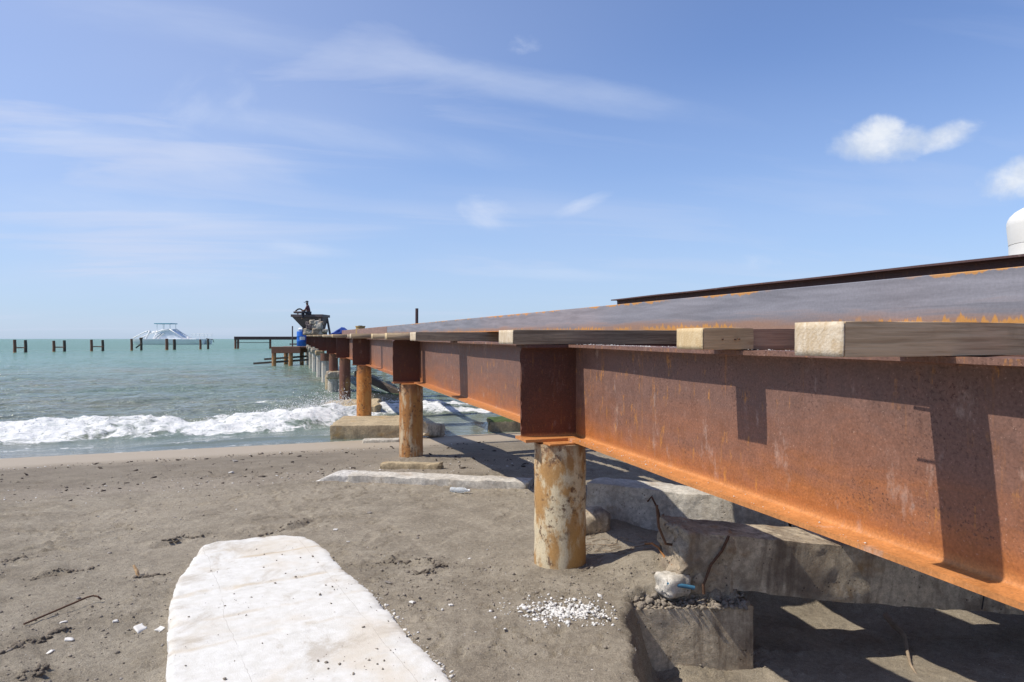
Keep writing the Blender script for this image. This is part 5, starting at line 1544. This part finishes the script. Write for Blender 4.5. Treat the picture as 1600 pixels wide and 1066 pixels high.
# blue tarp heap and yellowish spool on the deck
Yt = 42.0
v, f = rough_box(1.15, 0.8, 0.5, 0.07, 0.07, 4.0, 0.12, (0, 0), 71)
pk_ = np.clip(1.0 - np.abs(v[:, 0] - 0.18) / 0.75, 0.12, 1.0)
v[:, 2] *= pk_
o = mesh_np('tarpaulin', v, f, M['blue_tarp'], None, True); o.location = (at_px(530, Yt), Yt, ztop(43) + 0.10)
tag(o, 'crumpled bright blue tarpaulin heaped on the pier deck', 'tarpaulin')
sp = empty('cable_reel', (at_px(563, 33.0), 33.0, ztop(34) + 0.115 + 0.0), 0, 'low round ochre reel lying on the pier deck beyond the channel', 'reel')
zt_ = zpx(509.5, 33.0) - sp.location.z
o = MB().lathe([(0.22, 0), (0.22, zt_ - 0.05), (0.24, zt_ - 0.045), (0.24, zt_)], (0, 0, 0), 24).build('drum', M['yellowish'], sp); smooth_by_angle(o, 40)
o = MB().lathe([(0.10, zt_), (0.10, zt_ + 0.02)], (0, 0, 0), 16).build('hub', M['black'], sp)

# low steel platform beside the pier
YP = 62.0
plx0, plx1 = at_px(434, YP), at_px(478, YP)
zt_, zb_ = zpx(541.5, YP), zpx(551.5, YP)
pf = empty('steel_platform', ((plx0 + plx1) / 2, YP, SEA), 0, 'low brown steel platform on short posts standing in the water beside the pier', 'platform')
lw = (plx1 - plx0)
for sy_ in (-1, 1):
    MB().box((0, sy_ * 1.6, (zt_ + zb_) / 2 - SEA), (lw, 0.2, zt_ - zb_)).build('edge_beam', M['far_rust'], pf, bevel=0.02)
MB().box((0, 0, zt_ - 0.09 - SEA), (lw - 0.02, 2.98, 0.14)).build('deck', M['far_rust'], pf, bevel=0.01)
for px_ in (437.5, 463):
    for sy_ in (-1.6, 1.6):
        MB().tube([(at_px(px_, YP) - pf.location.x, sy_, -2.5), (at_px(px_, YP) - pf.location.x, sy_, zb_ - SEA - 0.003)], 0.19, 12).build('post', M['pile_pale'], pf)
for py_, sy_ in ((558.5, 1.3), (565.0, -1.35)):
    zz = zpx(py_, YP + sy_) - SEA
    MB().box((-0.4, sy_, zz), (lw + 2.6, 0.14, 0.18), ry=R(-4)).build('brace', M['dark_wood'], pf)
MB().tube([(at_px(463.5, YP) - pf.location.x, -1.2, zt_ - SEA), (at_px(463.5, YP) - pf.location.x, -1.2, zpx(510, YP) - SEA)], 0.06, 8).build('upright', M['hopper'], pf)
for k, (xa, xb, py_) in enumerate(((447, 470, 538), (456, 472, 534.5))):
    MB().box(((at_px(xa, YP) + at_px(xb, YP)) / 2 - pf.location.x, 1.0 + k * 0.5, zpx(py_, YP) - SEA), (at_px(xb, YP) - at_px(xa, YP), 0.12, 0.12)).build('rail', M['hopper'], pf)

# ------------------------------------------------------------------ old jetty piles in the sea, left
JP = [(22.8, 34.0, 120, 531.5, 'leftmost H shaped pair of old piles in the sea'), (84.0, 95.5, 127, 532, 'H shaped pair of old piles, second from the left'), (142.8, 156, 133, 531.5, 'H shaped pair of old piles, third from the left'),
      (205.5, 211.2, 141, 529, 'close pair of old piles with a slanting brace in front of the boat bow'), (260.5, 264.3, 148, 530, 'two old piles seen as one thick stump in front of the boat'), (313, 318, 156, 530, 'close pair of old piles in front of the boat stern')]
for i, (xa, xb, Yj, pt, lab) in enumerate(JP):
    xm = (at_px(xa, Yj) + at_px(xb, Yj)) / 2
    root = empty('old_pile_pair', (xm, Yj, SEA), 0, lab, 'piles', 'old jetty piles standing in the sea')
    for k, xx in enumerate((xa, xb)):
        top = zpx(pt + (0.0 if k else 1.0) * (1 if i % 2 else -1) * 0.6, Yj) - SEA
        x0 = at_px(xx, Yj) - xm
        yy = 0.9 * (k if i < 3 else 2.5 * k)
        x0 *= (Yj + yy) / Yj
        rr = 0.26 if i != 4 else 0.34
        o = MB().tube([(x0, yy, -2), (x0 + 0.02, yy, top * 0.5), (x0 - 0.03, yy, top)], [rr, rr * 0.96, rr * 0.9], 10).build('post', M['dark_wood' if k else 'far_rust'], root)
        smooth_by_angle(o, 40)
    if i < 3:
        x0, x1 = at_px(xa - 3, Yj) - xm, at_px(xb + 3, Yj) - xm
        MB().box(((x0 + x1) / 2, 0.4, zpx(543.5 - i * 0.8, Yj) - SEA), (x1 - x0, 0.22, 0.20)).build('crossbar', M['far_rust'], root, bevel=0.02)
    if i == 3:
        MB().box((0.9, 0.4, 1.0), (1.6, 0.2, 0.24), ry=R(-38)).build('brace', M['dark_wood'], root, bevel=0.02)
        v, f = rough_box(0.6, 0.5, 0.42, 0.1, 0.05, 4, 0.12, (0, 0), 81); v[:, 0] += at_px(211.2, Yj) - xm; v[:, 1] += 2.2; v[:, 2] += zpx(530, Yj) - SEA - 0.1
        mesh_np('post_cap', v, f, M['dark_wood'], root, True)

Yq = 164.0
root = empty('jetty_remnant', (at_px(366, Yq), Yq, SEA), R(12), 'remaining dark beam of the old jetty on piles between the boat and the barrel', 'jetty')
Lq = 24.0
zq0, zq1 = zpx(531, Yq) - SEA, zpx(526, Yq) - SEA
MB().box((Lq / 2, 0, (zq0 + zq1) / 2), (Lq, 0.8, zq1 - zq0)).build('deck_beam', M['dark_steel'], root, bevel=0.03)
for xx in (0.25, 0.85, 8.2, 16.5, 23.0):
    o = MB().tube([(xx, 0, -2), (xx, 0, zq0 - 0.004)], 0.25, 10).build('post', M['far_rust'], root); smooth_by_angle(o, 40)
MB().box((4.5, -0.3, zpx(535.5, Yq) - SEA), (8.0, 0.12, 0.14)).build('waling', M['dark_wood'], root)

# ------------------------------------------------------------------ catamaran
YC = 290.0
S_ = YC / 1067.0
cat = empty('catamaran', (at_px(267, YC), YC, SEA), 0, 'large white catamaran with arched struts and a teal sun roof moored offshore', 'boat')


def bx(px_): return (px_ - 267) * S_
def bz(py_): return zpx(py_, YC) - SEA


for sy_ in (-3.6, 3.6):
    mb = MB()
    secs = [(bx(214), 0.25, bz(529.8), bz(531.5)), (bx(222), 1.1, bz(529.6), -0.5), (bx(262), 1.4, bz(529.8), -0.7), (bx(300), 1.4, bz(530), -0.6), (bx(324), 1.25, bz(530.2), -0.2)]
    vs = []
    for x, w_, zt_, zb_ in secs:
        vs += [(x, sy_ - w_, zt_), (x, sy_ - w_ * 0.85, (zt_ + zb_) / 2), (x, sy_ - w_ * 0.2, zb_), (x, sy_ + w_ * 0.2, zb_), (x, sy_ + w_ * 0.85, (zt_ + zb_) / 2), (x, sy_ + w_, zt_)]
    fs = [(i * 6 + a, i * 6 + (a + 1) % 6, (i + 1) * 6 + (a + 1) % 6, (i + 1) * 6 + a) for i in range(4) for a in range(6)] + [tuple(range(6))[::-1], tuple(range(24, 30))]
    o = MB().add(vs, fs).build('hull', M['boat_grey'], cat); smooth_by_angle(o, 35)
MB().box((bx(266), 0, bz(530) - 0.25), (bx(314) - bx(222), 7.6, 0.7)).build('deck', M['boat_grey'], cat, bevel=0.08)
# cabin dome
vs = []
pr = [(247, 526), (251, 522), (258, 517.5), (270, 516), (276, 519), (282, 523.5), (289, 528.8)]
cm = MB()
top = [(bx(x), bz(y)) for x, y in pr]
n = len(top)
vs = [(x, sgn * (2.8), z) for sgn in (-1, 1) for x, z in top] + [(x, sgn * 3.0, bz(529.6)) for sgn in (-1, 1) for x, z in top]
fs = [(i, i + 1, n + i + 1, n + i) for i in range(n - 1)]
fs += [(i, 2 * n + i, 2 * n + i + 1, i + 1) for i in range(n - 1)] + [(n + i, n + i + 1, 3 * n + i + 1, 3 * n + i) for i in range(n - 1)]
fs += [(0, n, 3 * n, 2 * n), (n - 1, 3 * n - 1, 4 * n - 1, 2 * n - 1)]
o = cm.add(vs, fs).build('cabin', M['boat_glass'], cat)
bm = bmesh.new(); bm.from_mesh(o.data); bmesh.ops.recalc_face_normals(bm, faces=bm.faces); bm.to_mesh(o.data); bm.free()
for sgn in (-3.05, 3.05):
    for line, rr, mt in (([(214, 528.5), (224, 523.5), (233, 519), (240, 517)], 0.30, 'boat_white'), ([(240, 517), (238, 523), (234, 529), (238, 534)], 0.42, 'boat_white'), ([(238, 519), (245, 521), (258, 516.5), (270, 514.5)], 0.22, 'boat_white'),
                         ([(246, 531), (250, 526), (257, 521.5)], 0.25, 'boat_white'), ([(270, 514.5), (280, 521), (294, 529)], 0.20, 'boat_grey'), ([(252, 530), (256, 525), (262, 521)], 0.2, 'boat_grey')):
        MB().tube([(bx(x), sgn, bz(y)) for x, y in line], rr, 8).build('strut', M[mt], cat, smooth=True)
MB().box((bx(259), 0, bz(506)), (bx(272) - bx(246), 6.0, 0.35)).build('sun_roof', M['boat_teal'], cat, bevel=0.08)
for px_ in (250, 261, 270):
    for sgn in (-2.5, 2.5):
        MB().tube([(bx(px_), sgn, bz(516)), (bx(px_), sgn, bz(506.5))], 0.10, 6).build('roof_post', M['boat_white'], cat)
v, f = rough_box(1.0, 1.0, 0.9, 0.25, 0.02, 2, 0.3, (0, 0), 3); v[:, 0] += bx(294); v[:, 2] += bz(529.5)
mesh_np('dinghy', v, f, M['boat_white'], cat, True)
rl = MB()
for sgn in (-3.7, 3.7):
    for y in (521.5, 524):
        rl.tube([(bx(305), sgn, bz(y)), (bx(326), sgn, bz(y))], 0.05, 5)
    for px_ in (306, 312, 318, 325):
        rl.tube([(bx(px_), sgn, bz(530)), (bx(px_), sgn, bz(521.5))], 0.06, 5)
tag(rl.build('railing', M['boat_grey'], cat), kind='stuff')
MB().tube([(bx(317), 3.0, bz(529)), (bx(328), 3.0, bz(531)), (bx(329), 3.0, bz(535))], 0.14, 6).build('outboard_arm', M['black'], cat)
